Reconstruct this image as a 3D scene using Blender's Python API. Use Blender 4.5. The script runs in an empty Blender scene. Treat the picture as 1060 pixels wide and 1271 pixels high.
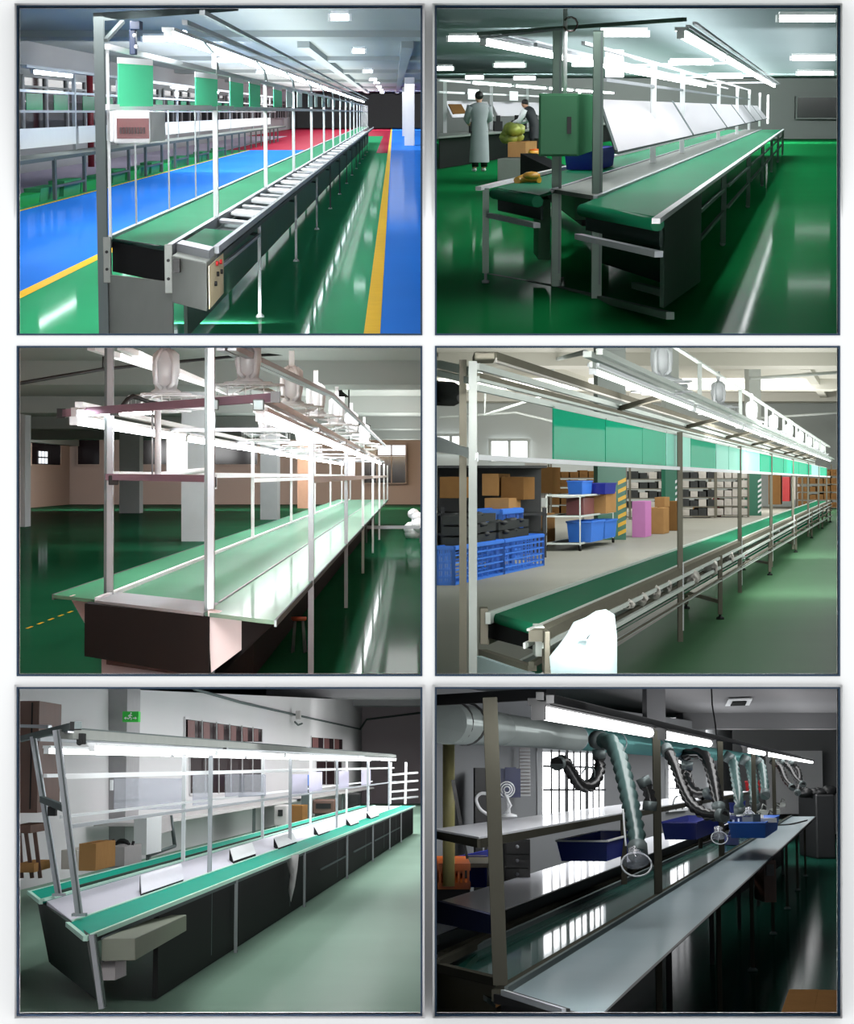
import bpy, bmesh, math, random
from mathutils import Vector as V, Matrix
random.seed(7)
SC = bpy.context.scene
COL = SC.collection
F = 3000.0                 # focal length of the lens, in pixels of a 1060 x 1271 frame
PX, PY = 530.0, 535.0      # where the optical axis meets that frame (the lens is shifted)
EYE = V((0, 0, 1.7))       # where the photographer stands
DW = 10.5                  # distance to the added white page wall with the six openings
UP = V((0, 0, 1))

# ---------------------------------------------------------------- materials
def lin(c):
    return tuple(((x/255)/12.92 if x/255 <= .04045 else ((x/255+.055)/1.055)**2.4) for x in c) + (1.0,)
M = {}
def mat(name, col, gloss=.04, rough=.35, var=.10, scale=6.0, metal=False, glosscol=(255,255,255), bump=0.0, stretch=(1,1,1)):
    """diffuse body with a clear coat of fixed strength; colour varies a little with noise"""
    m = bpy.data.materials.new(name); m.use_nodes = True
    nt = m.node_tree; nt.nodes.clear(); N = nt.nodes.new; L = nt.links.new
    out = N('ShaderNodeOutputMaterial'); tc = N('ShaderNodeTexCoord'); mp = N('ShaderNodeMapping')
    mp.inputs['Scale'].default_value = stretch
    nz = N('ShaderNodeTexNoise'); nz.inputs['Scale'].default_value = scale; nz.inputs['Detail'].default_value = 4
    L(tc.outputs['Object'], mp.inputs['Vector']); L(mp.outputs['Vector'], nz.inputs['Vector'])
    mx = N('ShaderNodeMix'); mx.data_type = 'RGBA'
    c = lin(col)
    mx.inputs[6].default_value = tuple(max(0, k*(1-var)) for k in c[:3]) + (1,)
    mx.inputs[7].default_value = tuple(min(1, k*(1+var)) for k in c[:3]) + (1,)
    L(nz.outputs['Fac'], mx.inputs[0])
    df = N('ShaderNodeBsdfDiffuse'); gl = N('ShaderNodeBsdfGlossy'); ms = N('ShaderNodeMixShader')
    L(mx.outputs[2], df.inputs['Color'])
    gl.inputs['Roughness'].default_value = rough
    if metal: L(mx.outputs[2], gl.inputs['Color'])
    else: gl.inputs['Color'].default_value = lin(glosscol)
    ms.inputs[0].default_value = gloss
    if bump:
        bp = N('ShaderNodeBump'); bp.inputs['Strength'].default_value = bump; bp.inputs['Distance'].default_value = .02
        L(nz.outputs['Fac'], bp.inputs['Height']); L(bp.outputs['Normal'], gl.inputs['Normal'])
    L(df.outputs[0], ms.inputs[1]); L(gl.outputs[0], ms.inputs[2]); L(ms.outputs[0], out.inputs['Surface'])
    M[name] = m; return m
def glow(name, col, strength):
    m = bpy.data.materials.new(name); m.use_nodes = True
    nt = m.node_tree; nt.nodes.clear(); N = nt.nodes.new
    out = N('ShaderNodeOutputMaterial'); e = N('ShaderNodeEmission')
    e.inputs['Color'].default_value = lin(col); e.inputs['Strength'].default_value = strength
    nt.links.new(e.outputs[0], out.inputs['Surface']); M[name] = m; return m
def clear(name, col, through=.8, rough=.08):
    """thin see-through sheet: part transparent, part diffuse and glossy"""
    m = bpy.data.materials.new(name); m.use_nodes = True
    nt = m.node_tree; nt.nodes.clear(); N = nt.nodes.new; L = nt.links.new
    out = N('ShaderNodeOutputMaterial'); t = N('ShaderNodeBsdfTransparent'); g = N('ShaderNodeBsdfGlossy'); d = N('ShaderNodeBsdfDiffuse')
    d.inputs['Color'].default_value = lin(col); g.inputs['Roughness'].default_value = rough
    t.inputs['Color'].default_value = lin(col)
    a = N('ShaderNodeMixShader'); a.inputs[0].default_value = .25; b = N('ShaderNodeMixShader'); b.inputs[0].default_value = through
    L(d.outputs[0], a.inputs[1]); L(g.outputs[0], a.inputs[2]); L(a.outputs[0], b.inputs[1]); L(t.outputs[0], b.inputs[2])
    L(b.outputs[0], out.inputs['Surface']); M[name] = m; return m

# ---------------------------------------------------------------- a hall behind one opening
class Hall:  # tilted about the camera and stretched in depth; plan skewed to image perspective
    def __init__(s, box, H, v1, h, ceil, far, eyes=None):
        s.x0, s.y0, s.x1, s.y1 = box; s.H = H; s.h = h; s.ceil = ceil; s.far = far
        s.b = H-PY; s.n = math.hypot(F, s.b); s.lx = (v1-PX)/s.n
        w = V((0, F, -s.b))/s.n; u = V((0, s.b, F))/s.n
        o = EYE-u*h
        s.M = Matrix(((1, w.x, u.x, o.x), (0, w.y, u.y, o.y), (0, w.z, u.z, o.z), (0, 0, 0, 1)))
    def ray(s, x, y):
        return V((x-PX, (s.b*(y-PY)+F*F)/s.n, F*(s.H-y)/s.n))
    def Q(s, x, y, Y):                      # the point seen at (x, y) at distance Y along the hall
        d = s.ray(x, y); t = Y/d.y; return V((d.x*t, Y, s.h+d.z*t))
    def P(s, x, y, z=0.0):                  # the point seen at (x, y) at height z above the hall's floor
        d = s.ray(x, y); t = (z-s.h)/d.z; return V((d.x*t, d.y*t, z))
    def proj(s, p):
        z = p.z-s.h; cy = (p.y*s.b-z*F)/s.n; cz = (p.y*F+z*s.b)/s.n
        return (PX+F*p.x/cz, PY+F*cy/cz)
    def go(s, p, Y):                        # on from p along the hall to distance Y
        return V((p.x+s.lx*(Y-p.y), Y, p.z))
    def gox(s, p, x):                       # on from p along the hall until it is seen at column x
        lo, hi = p.y*.5, 4000.0; sg = 1 if s.proj(s.go(p, hi))[0] > s.proj(p)[0] else -1
        for _ in range(60):
            mid = (lo*hi)**.5
            if (s.proj(s.go(p, mid))[0]-x)*sg < 0: lo = mid
            else: hi = mid
        return s.go(p, lo)
    def up(s, p, y):                        # the point straight above p seen at row y
        q = s.Q(PX, y, p.y); return V((p.x, p.y, q.z))
    def w(s, Y, n): return n*Y/F            # n pixels at distance Y
L0 = {}
def at(hall, loc): return hall.M @ Matrix.Translation(loc) if hall else Matrix.Translation(loc)

# ---------------------------------------------------------------- meshes
class MB:
    def __init__(s): s.v = []; s.f = []; s.m = []; s.s = []; s.mi = 0
    def add(s, vs, fs, smooth=False):
        o = len(s.v); s.v += [V(v) for v in vs]
        for f in fs: s.f.append([o+i for i in f]); s.m.append(s.mi); s.s.append(smooth)
        return s
    def hexa(s, b, t):
        n = len(b)
        return s.add(list(b)+list(t), [list(range(n))[::-1], list(range(n, 2*n))]+[[i, (i+1) % n, n+(i+1) % n, n+i] for i in range(n)])
    def box(s, a, b):
        x0, y0, z0 = a; x1, y1, z1 = b
        return s.hexa([(x0, y0, z0), (x1, y0, z0), (x1, y1, z0), (x0, y1, z0)], [(x0, y0, z1), (x1, y0, z1), (x1, y1, z1), (x0, y1, z1)])
    def cbox(s, c, sz, rz=0):
        c = V(c); R = Matrix.Rotation(rz, 3, 'Z'); x, y, z = sz[0]/2, sz[1]/2, sz[2]/2
        q = [(-x, -y), (x, -y), (x, y), (-x, y)]
        return s.hexa([c+R@V((a, b, -z)) for a, b in q], [c+R@V((a, b, z)) for a, b in q])
    def prism(s, poly, z0, z1):
        return s.hexa([V((p[0], p[1], z0)) for p in poly], [V((p[0], p[1], z1)) for p in poly])
    def frame(s, p, q, up=UP):
        a = (V(q)-V(p)).normalized()
        sd = a.cross(V((0, 1, 0)) if abs(a.dot(UP)) > .98 else up).normalized()
        return a, sd, sd.cross(a).normalized()
    def bar(s, p, q, w, h=None):
        h = h or w; p = V(p); q = V(q); a, sd, u = s.frame(p, q); x = sd*w/2; y = u*h/2
        return s.hexa([p-x-y, p+x-y, p+x+y, p-x+y], [q-x-y, q+x-y, q+x+y, q-x+y])
    def post(s, p, z1, w, d=None):
        d = d or w; p = V(p); return s.box((p.x-w/2, p.y-d/2, p.z), (p.x+w/2, p.y+d/2, z1))
    def plate(s, a, b, c, d, t):
        a, b, c, d = V(a), V(b), V(c), V(d); n = (b-a).cross(d-a).normalized()*t
        return s.hexa([a, b, c, d], [a+n, b+n, c+n, d+n])
    def quad(s, a, b, c, d): return s.add([a, b, c, d], [[0, 1, 2, 3]])
    def tube(s, pts, r, seg=8, caps=True, smooth=True):
        pts = [V(p) for p in pts]; n = len(pts); rs = r if isinstance(r, (list, tuple)) else [r]*n
        vs = []; fs = []; pu = None
        for i, p in enumerate(pts):
            a = (pts[min(i+1, n-1)]-pts[max(i-1, 0)]).normalized()
            if pu is None: pu = a.orthogonal().normalized()
            pu = (pu-a*pu.dot(a)); pu = pu.normalized() if pu.length > 1e-6 else a.orthogonal().normalized()
            sd = a.cross(pu)
            for k in range(seg):
                t = 2*math.pi*k/seg; vs.append(p+(pu*math.cos(t)+sd*math.sin(t))*rs[i])
        for i in range(n-1):
            for k in range(seg):
                fs.append([i*seg+k, i*seg+(k+1) % seg, (i+1)*seg+(k+1) % seg, (i+1)*seg+k])
        s.add(vs, fs, smooth)
        if caps:
            o = len(s.v)-len(vs)
            for f in (list(range(seg))[::-1], [(n-1)*seg+k for k in range(seg)]):
                s.f.append([o+i for i in f]); s.m.append(s.mi); s.s.append(False)
        return s
    def cyl(s, p, q, r, seg=12): return s.tube([p, q], r, seg)
    def lathe(s, prof, c, seg=16, axis=UP, smooth=True):
        c = V(c); a = V(axis).normalized(); x = a.orthogonal().normalized(); y = a.cross(x); vs = []; fs = []
        for r, z in prof:
            for k in range(seg):
                t = 2*math.pi*k/seg; vs.append(c+a*z+(x*math.cos(t)+y*math.sin(t))*max(r, 1e-4))
        for i in range(len(prof)-1):
            for k in range(seg): fs.append([i*seg+k, i*seg+(k+1) % seg, (i+1)*seg+(k+1) % seg, (i+1)*seg+k])
        fs.append(list(range(seg))[::-1]); fs.append([(len(prof)-1)*seg+k for k in range(seg)])
        return s.add(vs, fs, smooth)
    def ball(s, c, r, sc=(1, 1, 1), seg=12, rings=7, jit=0):
        vs = []; fs = []; c = V(c)
        for i in range(rings+1):
            ph = math.pi*i/rings
            for k in range(seg):
                t = 2*math.pi*k/seg; j = 1+random.uniform(-jit, jit)
                vs.append(c+V((r*sc[0]*math.sin(ph)*math.cos(t)*j, r*sc[1]*math.sin(ph)*math.sin(t)*j, r*sc[2]*math.cos(ph)*j)))
        for i in range(rings):
            for k in range(seg): fs.append([i*seg+k, (i+1)*seg+k, (i+1)*seg+(k+1) % seg, i*seg+(k+1) % seg])
        return s.add(vs, fs, True)
    def mesh(s, name, mats, off):
        me = bpy.data.meshes.new(name); me.from_pydata([tuple(v-off) for v in s.v], [], s.f)
        for m in (mats if isinstance(mats, (list, tuple)) else [mats]): me.materials.append(M[m])
        me.polygons.foreach_set('material_index', s.m); me.polygons.foreach_set('use_smooth', s.s)
        bm = bmesh.new(); bm.from_mesh(me); bmesh.ops.recalc_face_normals(bm, faces=bm.faces); bm.to_mesh(me); bm.free()
        me.update(); return me
    def base(s):
        xs = [v.x for v in s.v]; ys = [v.y for v in s.v]; zs = [v.z for v in s.v]
        return V(((min(xs)+max(xs))/2, (min(ys)+max(ys))/2, min(zs)))
def link(name, me, bevel=0):
    o = bpy.data.objects.new(name, me); COL.objects.link(o)
    if bevel:
        b = o.modifiers.new('soft_edges', 'BEVEL'); b.width = bevel; b.segments = 2; b.limit_method = 'ANGLE'
    return o
def props(o, label, cat, group=None, kind=None):
    if label: o['label'] = label
    if cat: o['category'] = cat
    if group: o['group'] = group
    if kind: o['kind'] = kind
    return o
def fit(hall, m, e):
    """keep a mesh inside its own hall: what would stand through the splayed reveal or the dividing walls ends at them"""
    if not hall: return
    for v in m.v:
        if v.y < DW: continue
        lo, hi = hall.Q(PX, hall.y1+e, v.y), hall.Q(PX, hall.y0-e, v.y)
        v.z = min(max(v.z, lo.z), hi.z)
        k = (v.y*F+(v.z-hall.h)*hall.b)/hall.n/F
        v.x = min(max(v.x, (hall.x0-e-PX)*k), (hall.x1+e-PX)*k)
def struct(hall, name, m, mats):            # a piece of the setting
    fit(hall, m, 6); o = link(name, m.mesh(name, mats, V((0, 0, 0)))); o.matrix_world = at(hall, V((0, 0, 0))); o['kind'] = 'structure'; return o
def one(hall, name, m, mats, label, cat, group=None, bevel=0, kind=None):   # a thing that is one mesh
    fit(hall, m, 4); b = m.base(); o = link(name, m.mesh(name, mats, b), bevel); o.matrix_world = at(hall, b); return props(o, label, cat, group, kind)
class Thing:                                # an Empty at the thing's base with its parts
    def __init__(s, hall, name, label, cat, loc, group=None):
        s.hall = hall; s.loc = V(loc); s.o = bpy.data.objects.new(name, None); COL.objects.link(s.o); s.o.empty_display_size = .1
        s.o.matrix_world = at(hall, s.loc); props(s.o, label, cat, group)
    def add(s, name, m, mats, parent=None, bevel=0, label=None, kind=None):
        fit(s.hall, m, 4); o = link(name, m.mesh(name, mats, s.loc), bevel); o.parent = parent or s.o; props(o, label, None, None, kind); return o
ORD = ['first', 'second', 'third', 'fourth', 'fifth', 'sixth', 'seventh', 'eighth', 'ninth', 'tenth', 'eleventh', 'twelfth', 'thirteenth',
       'fourteenth', 'fifteenth', 'sixteenth', 'seventeenth', 'eighteenth', 'nineteenth', 'twentieth', 'twenty-first', 'twenty-second', 'twenty-third', 'twenty-fourth']
def area(hall, p, sx, sy, watt, col=(255, 255, 255), up=False, rot=None):
    l = bpy.data.lights.new('fill_light', 'AREA'); l.shape = 'RECTANGLE'; l.size = sx; l.size_y = sy; l.energy = watt; l.color = lin(col)[:3]  # added fill light; no fixture belongs to it
    o = bpy.data.objects.new('fill_light', l); COL.objects.link(o)
    o.matrix_world = at(hall, V(p)) @ (Matrix.Rotation(math.pi if up else 0, 4, 'X') if rot is None else rot); return o
def lamp(hall, p, q, r, glowmat, label, group, housing='alu', side=0, cat='tube lamp'):
    """a fluorescent batten between p and q: housing over a glowing tube, with two end caps"""
    p = V(p); q = V(q); t = Thing(hall, 'tube_lamp', label, cat, (p+q)/2, group)
    m = MB(); m.tube([p, q], r, 8); t.add('tube', m, glowmat)
    m = MB(); z = V((0, 0, r*1.5)); m.bar(p+z, q+z, r*3.2, r*1.0); t.add('housing', m, housing)
    a = (q-p).normalized()*r*1.5
    for e, s in ((p, -1), (q, 1)):
        m = MB(); m.bar(e, e+a*s*.6, r*2.0, r*2.2); t.add('end_cap', m, housing)
    return t
def shell(hall, floor_mat, ceil_mat, wall_mat, far_mat, m=5, far_from=None):
    """floor, ceiling, the two dividing walls beside this opening, and the splayed sill and head that lead in from it"""
    x0, x1, y0, y1 = hall.x0-m, hall.x1+m, hall.y0-m, hall.y1+m
    d0 = DW+.03
    fl, fr = hall.P(x0, y1), hall.P(x1, y1)
    cl, cr = hall.P(x0, y0, hall.ceil), hall.P(x1, y0, hall.ceil)
    yf = hall.far
    def edge(x, z):                         # at distance yf, height z, column x
        q = hall.Q(x, hall.H, yf); lo = q.x/yf
        p = V((q.x, yf, z)); 
        for _ in range(4): p.x += (x-hall.proj(p)[0])*yf/F
        return p
    ffl, ffr, fcl, fcr = edge(x0, 0), edge(x1, 0), edge(x0, hall.ceil), edge(x1, hall.ceil)
    ol0, or0, ol1, or1 = hall.Q(x0, y0, d0), hall.Q(x1, y0, d0), hall.Q(x0, y1, d0), hall.Q(x1, y1, d0)
    struct(hall, 'ceiling', MB().quad(cl, cr, fcr, fcl), ceil_mat)
    a = MB(); a.add([ol0, ol1, fl, ffl, fcl, cl], [[0, 1, 2, 3, 4, 5]]); struct(hall, 'wall_left', a, wall_mat)
    a = MB(); a.add([or0, or1, fr, ffr, fcr, cr], [[0, 1, 2, 3, 4, 5]]); struct(hall, 'wall_right', a, wall_mat)
    struct(hall, 'wall_back', MB().quad(ffl, ffr, fcr, fcl), far_mat)
    a = MB().quad(ol0, or0, cr, cl); a.quad(ol1, or1, fr, fl); struct(hall, 'trim_view_planes', a, wall_mat)  # head and sill added along the camera's view planes
    fm = MB().quad(fl, fr, ffr, ffl)
    return fm                               # the floor, to be finished with its markings by the caller
def S(s, xa, Y, z=0.0): return V((s.lx*Y+xa, Y, z))          # xa metres aside of the hall's vanishing line
Hall.S = S
def clampY(s, xa, Y, m=3):
    for px, sg in ((s.x0-m, -1), (s.x1+m, 1)):
        k = (px-PX)/F; d = k-s.lx
        if xa*sg > 0 and d*sg > 0: Y = max(Y, xa/d)
    return Y
def strip(s, mb, xa, xb, Y1, Y2, mi, z=.003):                # a marked strip of floor running down the hall
    Y1 = max(Y1, s.P(PX, s.y1+3).y); lim = s.x1+3
    def pt(x, Y):
        if x is None: k = (lim-PX)/F; return V((k*Y, Y, z))
        return s.S(x, Y, z)
    a = clampY(s, xa, Y1); b = Y1 if xb is None else clampY(s, xb, Y1)
    if max(a, b) >= Y2: return
    mb.mi = mi; mb.quad(pt(xa, a), pt(xb, b), pt(xb, Y2), pt(xa, Y2)); mb.mi = 0
def xof(s, x, y, z):                                          # lateral place of a line at height z seen through pixel (x, y)
    p = s.P(x, y, z); return p.x-s.lx*p.y
Hall.xof = xof
def Yat(s, xa, x, z=1.0):                                     # distance at which the line xa aside is seen at column x
    return s.gox(s.S(xa, 12.0, z), x).y
Hall.Yat = Yat
KL = [1.0]                                  # strength of a hall's added fill lights
def front(hall, watt, x=None, tilt=50, dy=.6, sx=1.2, col=(255, 255, 255)):
    """an added fill light under the head of the opening, shining down into the near part of the hall"""
    Y = DW+dy; xc = (hall.x0+hall.x1)/2 if x is None else x; p = hall.Q(xc, hall.y0+8, Y)
    return area(hall, p, sx, .5, watt*KL[0], col, rot=Matrix.Rotation(math.radians(tilt), 4, 'X'))
def lights(hall, spots, z, watt, tilt=35, sx=2.2, sy=7, col=(255, 255, 255)):  # added fill lights, tilted towards surfaces that face the opening
    for xa, Y, k in spots: area(hall, hall.S(xa, Y, z), sx, sy, watt*k, col, rot=Matrix.Rotation(math.radians(tilt), 4, 'X'))
def skin(t, name, verts, edges, mt, parent=None, sub=2):
    """one continuous body grown along a skeleton: verts = (x, y, z, radius)"""
    me = bpy.data.meshes.new(name); me.from_pydata([v[:3] for v in verts], edges, []); me.materials.append(M[mt])
    o = link(name, me); o.parent = parent or t.o
    s = o.modifiers.new('skin', 'SKIN'); s.use_smooth_shade = True
    for i, v in enumerate(verts):
        r = v[3] if isinstance(v[3], tuple) else (v[3], v[3]); me.skin_vertices[0].data[i].radius = r; me.skin_vertices[0].data[i].use_root = (i == 0)
    if sub: u = o.modifiers.new('round', 'SUBSURF'); u.levels = u.render_levels = sub
    return o
def figure(hall, label, loc, rz, k, coat, lean=0.0, hands=((-.22, .42, 1.0), (.22, .42, 1.02)), coat_hem=.22, trousers='black', shirt=None, group=None, headturn=0.0):
    """a standing adult about 1.72 m tall times k, looking along its own +y; the coat, hair, trousers and shoes are its children"""
    t = Thing(hall, 'person', label, 'person', loc, group); t.o.matrix_world = hall.M @ Matrix.Translation(loc) @ Matrix.Rotation(rz, 4, 'Z') @ Matrix.Scale(k, 4)
    sl, cl = math.sin(lean), math.cos(lean)
    def L(x, y, z):                          # lean the trunk forward about the hips
        if z <= .92: return (x, y, z)
        dz = z-.92; return (x, y*cl+dz*sl, .92+dz*cl-y*sl)
    v = []; e = []
    def add(p, r, par):
        v.append((*p, r)); i = len(v)-1
        if par is not None: e.append((par, i))
        return i
    pel = add((0, 0, .92), (.15, .11), None); wa = add(L(0, .01, 1.08), (.13, .10), pel); ch = add(L(0, .0, 1.28), (.155, .11), wa); ne = add(L(0, -.01, 1.42), .07, ch)
    nk = add(L(0, .01, 1.49), .052, ne); hd = add(L(.0, .03, 1.58), (.072, .085), nk); tp = add(L(0, .025, 1.67), (.062, .078), hd)
    nose = add(L(.03*headturn, .115, 1.565), .016, hd); chin = add(L(0, .085, 1.50), .034, hd)
    for s in (-1, 1): add(L(.082*s, .015, 1.565), .016, hd)
    for s in (-1, 1):
        hp = add((.09*s, 0, .88), .095, pel); kn = add((.10*s, .02, .48), .062, hp); an = add((.10*s, -.02, .09), .042, kn); add((.105*s, .12, .035), .038, an)
    for s, hv in zip((-1, 1), hands):
        sh = add(L(.175*s, 0, 1.40), .062, ch); S_ = V(v[sh][:3]); H_ = V(hv); mid = (S_+H_)/2+V((.09*s, -.08, -.10))
        el = add(tuple(mid), .043, sh); wr = add(tuple(H_), .028, el); dr = (H_-mid).normalized(); pa = H_+dr*.06; pm = add(tuple(pa), .034, wr)
        sd = dr.cross(UP).normalized()
        for j, ln in enumerate((.075, .085, .08, .06)):
            q = pa+sd*(.027-.018*j)+dr*.03; f1 = add(tuple(q), .009, pm); f2 = add(tuple(q+dr*ln*.5+V((0, 0, -.008))), .009, f1); add(tuple(q+dr*ln*.8+V((0, 0, -.03))), .008, f2)
        th = add(tuple(H_+dr*.03-sd*.035*s), .010, wr); add(tuple(H_+dr*.07-sd*.05*s), .009, th)
    skin(t, 'body', v, e, 'skin')
    # coat: rings round the trunk
    m = MB(); rings = [(coat_hem, .215, .17), (.6, .20, .155), (.92, .185, .145), (1.08, .165, .13), (1.28, .215, .145), (1.385, .24, .13), (1.435, .19, .105), (1.475, .08, .075)]
    seg = 16; vs = []; fs = []
    for z, a, b in rings:
        for q in range(seg): th = 2*math.pi*q/seg; fold = 1+.05*math.sin(5*th+z*3)*(z < 1); vs.append(V(L(a*math.cos(th)*fold, b*math.sin(th)*fold, z)))
    for i in range(len(rings)-1):
        for q in range(seg): fs.append([i*seg+q, i*seg+(q+1) % seg, (i+1)*seg+(q+1) % seg, (i+1)*seg+q])
    m.add(vs, fs, True)
    me = m.mesh('coat', coat, V((0, 0, 0))); c = link('coat', me); c.parent = t.o
    m = MB()
    for s, hv in zip((-1, 1), hands):
        S_ = V(L(.175*s, 0, 1.395)); H_ = V(hv); mid = (S_+H_)/2+V((.09*s, -.08, -.10)); m.tube([S_, (S_+mid)/2, mid, (mid+H_)/2, H_+(mid-H_)*.12], [.098, .085, .07, .058, .048], 10)
    me = m.mesh('sleeve', shirt or coat, V((0, 0, 0))); c2 = link('sleeve', me); c2.parent = t.o
    m = MB()
    for s in (-1, 1): m.tube([(.09*s, 0, .86), (.10*s, .02, .48), (.10*s, -.02, .10)], [.105, .08, .07], 10)
    me = m.mesh('trousers', trousers, V((0, 0, 0))); c3 = link('trousers', me); c3.parent = t.o
    m = MB()
    for s in (-1, 1): m.ball((.104*s, .04, .04), .05, (.9, 2.6, .8), 10, 6)
    me = m.mesh('shoes', 'white_paint', V((0, 0, 0))); c4 = link('shoes', me); c4.parent = t.o
    m = MB(); hc = V(L(0, -.005, 1.625)); m.ball(hc, .098, (.92, 1.02, 1.0), 14, 8)
    me = m.mesh('hair', 'hair', V((0, 0, 0))); c5 = link('hair', me); c5.parent = t.o
    return t
def carton(hall, p, sx, sy, sz, label, mt='card', group=None, rz=0, cat='cardboard box', name='cardboard_box'):
    """a closed box with a tape strip along its lid"""
    p = V(p)
    if not rz and hall: rz = -math.atan(hall.lx); p.x += hall.lx*sy/2
    t = Thing(hall, name, label, cat, p, group)
    m = MB(); m.cbox(p+V((0, 0, sz/2)), (sx, sy, sz), rz); t.add('body', m, mt, bevel=min(sx, sz)*.02)
    m = MB(); m.cbox(p+V((0, 0, sz+.002)), (sx*.16, sy*.99, .004), rz); t.add('tape', m, 'card_dark' if mt == 'card' else mt)
    return t
def crate(hall, p, sx, sy, sz, label, mt, group=None, rz=0, mesh=0, name='plastic_crate', cat='crate', rim=None):
    """an open plastic crate: flared wall, rim, grips; mesh > 0 gives lattice walls"""
    p = V(p)
    if not rz and hall: rz = -math.atan(hall.lx); p.x += hall.lx*sy/2
    t = Thing(hall, name, label, cat, p, group); R = Matrix.Rotation(rz, 3, 'Z')
    def c(x, y, z): return p+R@V((x*sx/2, y*sy/2, z*sz))
    m = MB(); th = .055*min(sx, sz)
    if not mesh:
        for a, b in (((-1, -1), (1, -1)), ((1, -1), (1, 1)), ((1, 1), (-1, 1)), ((-1, 1), (-1, -1))):
            f = .9; m.plate(c(a[0]*f, a[1]*f, 0), c(b[0]*f, b[1]*f, 0), c(*b, 1), c(*a, 1), -th)
    else:
        for a, b in (((-1, -1), (1, -1)), ((1, -1), (1, 1)), ((1, 1), (-1, 1)), ((-1, 1), (-1, -1))):
            A, B = c(*a, 0), c(*b, 0); U = V((0, 0, sz)); n = mesh
            for i in range(n+1): q = A+(B-A)*i/n; w_ = th*(1.6 if i in (0, n) else .8); m.bar(q, q+U, w_, w_)
            for i in range(6): q = U*i/5; m.bar(A+q, B+q, th*.8, th*(2.2 if i in (0, 5) else .8))
    m.plate(c(-.9, -.9, .02), c(.9, -.9, .02), c(.9, .9, .02), c(-.9, .9, .02), th); t.add('body', m, mt)
    m = MB()
    for a, b in (((-1, -1), (1, -1)), ((1, -1), (1, 1)), ((1, 1), (-1, 1)), ((-1, 1), (-1, -1))): m.bar(c(*a, 1), c(*b, 1), th*2, th*1.6)
    t.add('rim', m, rim or mt)
    return t
def uplights(hall, spots, z, watt, sx=2.6, sy=9, col=(255, 255, 255)):
    """added fill lights that shine up to brighten the ceiling"""
    for xa, Y, k in spots: area(hall, hall.S(xa, Y, z), sx, sy, watt*k, col, up=True)
def smooth(pts, n=6):
    """points along a Catmull-Rom curve through pts"""
    P_ = [V(p) for p in pts]; P_ = [P_[0]*2-P_[1]]+P_+[P_[-1]*2-P_[-2]]; out = []
    for i in range(1, len(P_)-2):
        a, b, c, d = P_[i-1:i+3]
        for k in range(n):
            t = k/n; out.append(.5*((2*b)+(c-a)*t+(2*a-5*b+4*c-d)*t*t+(3*b-a-3*c+d)*t**3))
    return out+[P_[-2]]
def hose(hall, name, pts, r, mt, label, group, n=10, cat='hose', loc=None, cuff='alu_dark'):
    """a ribbed flexible hose with a cuff at each end"""
    c = smooth(pts, n); d = []; rs = []
    ln = [0.0]
    for i in range(len(c)-1): ln.append(ln[-1]+(c[i+1]-c[i]).length)
    zl = [0.0]                                # ribs spaced by the height and width run, not by the run down the hall
    for i in range(len(c)-1): zl.append(zl[-1]+math.hypot(c[i+1].x-c[i].x, c[i+1].z-c[i].z))
    k = max(8, int(zl[-1]/(r*.55))); j = 0
    for i in range(k+1):
        u = zl[-1]*i/k
        while j < len(zl)-2 and zl[j+1] < u: j += 1
        f = (u-zl[j])/max(zl[j+1]-zl[j], 1e-6); d.append(c[j]+(c[j+1]-c[j])*min(max(f, 0), 1)); rs.append(r*(1.16 if i % 2 else .80))
    t = Thing(hall, name, label, cat, c[-1], group)
    m = MB(); m.tube(d, rs, 12); t.add('ribbed_tube', m, mt)
    for a, b in ((d[0], d[3]), (d[-1], d[-4])): m = MB(); m.tube([a, a+(b-a).normalized()*r*1.6], r*1.22, 12); t.add('cuff', m, cuff)
    return t
def crumple(hall, name, pts, Y, depth, mt, label, cat, seed=1, n=5):
    """a crumpled sack with the outline pts (pixels at distance Y) and real thickness"""
    rnd = random.Random(seed); o = [hall.Q(x, y, Y) for x, y in pts]; c = sum(o, V((0, 0, 0)))/len(o); m = MB(); k = len(o); vs = []; fs = []
    for sgn in (-1, 1):
        base = len(vs)
        for i in range(n+1):
            f = 1-i/n
            for p in o: vs.append(c+(p-c)*f*(1+rnd.uniform(-.05, .05)*(0 < i))+V((0, sgn*depth*(1-f*f)**.5*(1+rnd.uniform(-.35, .35)*(i > 0)), rnd.uniform(-.01, .01)*(i > 0))))
        for i in range(n):
            for j in range(k): fs.append([base+i*k+j, base+i*k+(j+1) % k, base+(i+1)*k+(j+1) % k, base+(i+1)*k+j])
    m.add(vs, fs, True); return one(hall, name, m, mt, label, cat)

def strips(hall, rows, up=False, col=(255, 255, 255)):
    """added continuous rows of fill light running down the hall: (xa, Y0, Y1, z, watts per metre, width)"""
    for xa, y0, y1, z, wm, w_ in rows:
        y0 = max(y0, clampY(hall, xa-w_/2, y0, -2), clampY(hall, xa+w_/2, y0, -2), (z-hall.h)*F/(hall.H-hall.y0)+.5)
        p = hall.S(xa, (y0+y1)/2, z); R = Matrix.Rotation(-math.atan(hall.lx), 4, 'Z')
        if up: R = R @ Matrix.Rotation(math.pi, 4, 'Y')
        area(hall, p, w_, y1-y0, wm*(y1-y0)*KL[0], col, rot=R)

def wash(hall, watt, cols, back=16, z=None, tilt=72, col=(255, 255, 255), sx=5):
    """added fill lights near the far end that brighten the end wall"""
    for x in cols:
        p = hall.Q(x, hall.H, hall.far-back); p.z = z or hall.ceil-.5
        area(hall, p, sx, 1.0, watt*KL[0], col, rot=Matrix.Rotation(math.radians(tilt), 4, 'X'))

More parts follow.
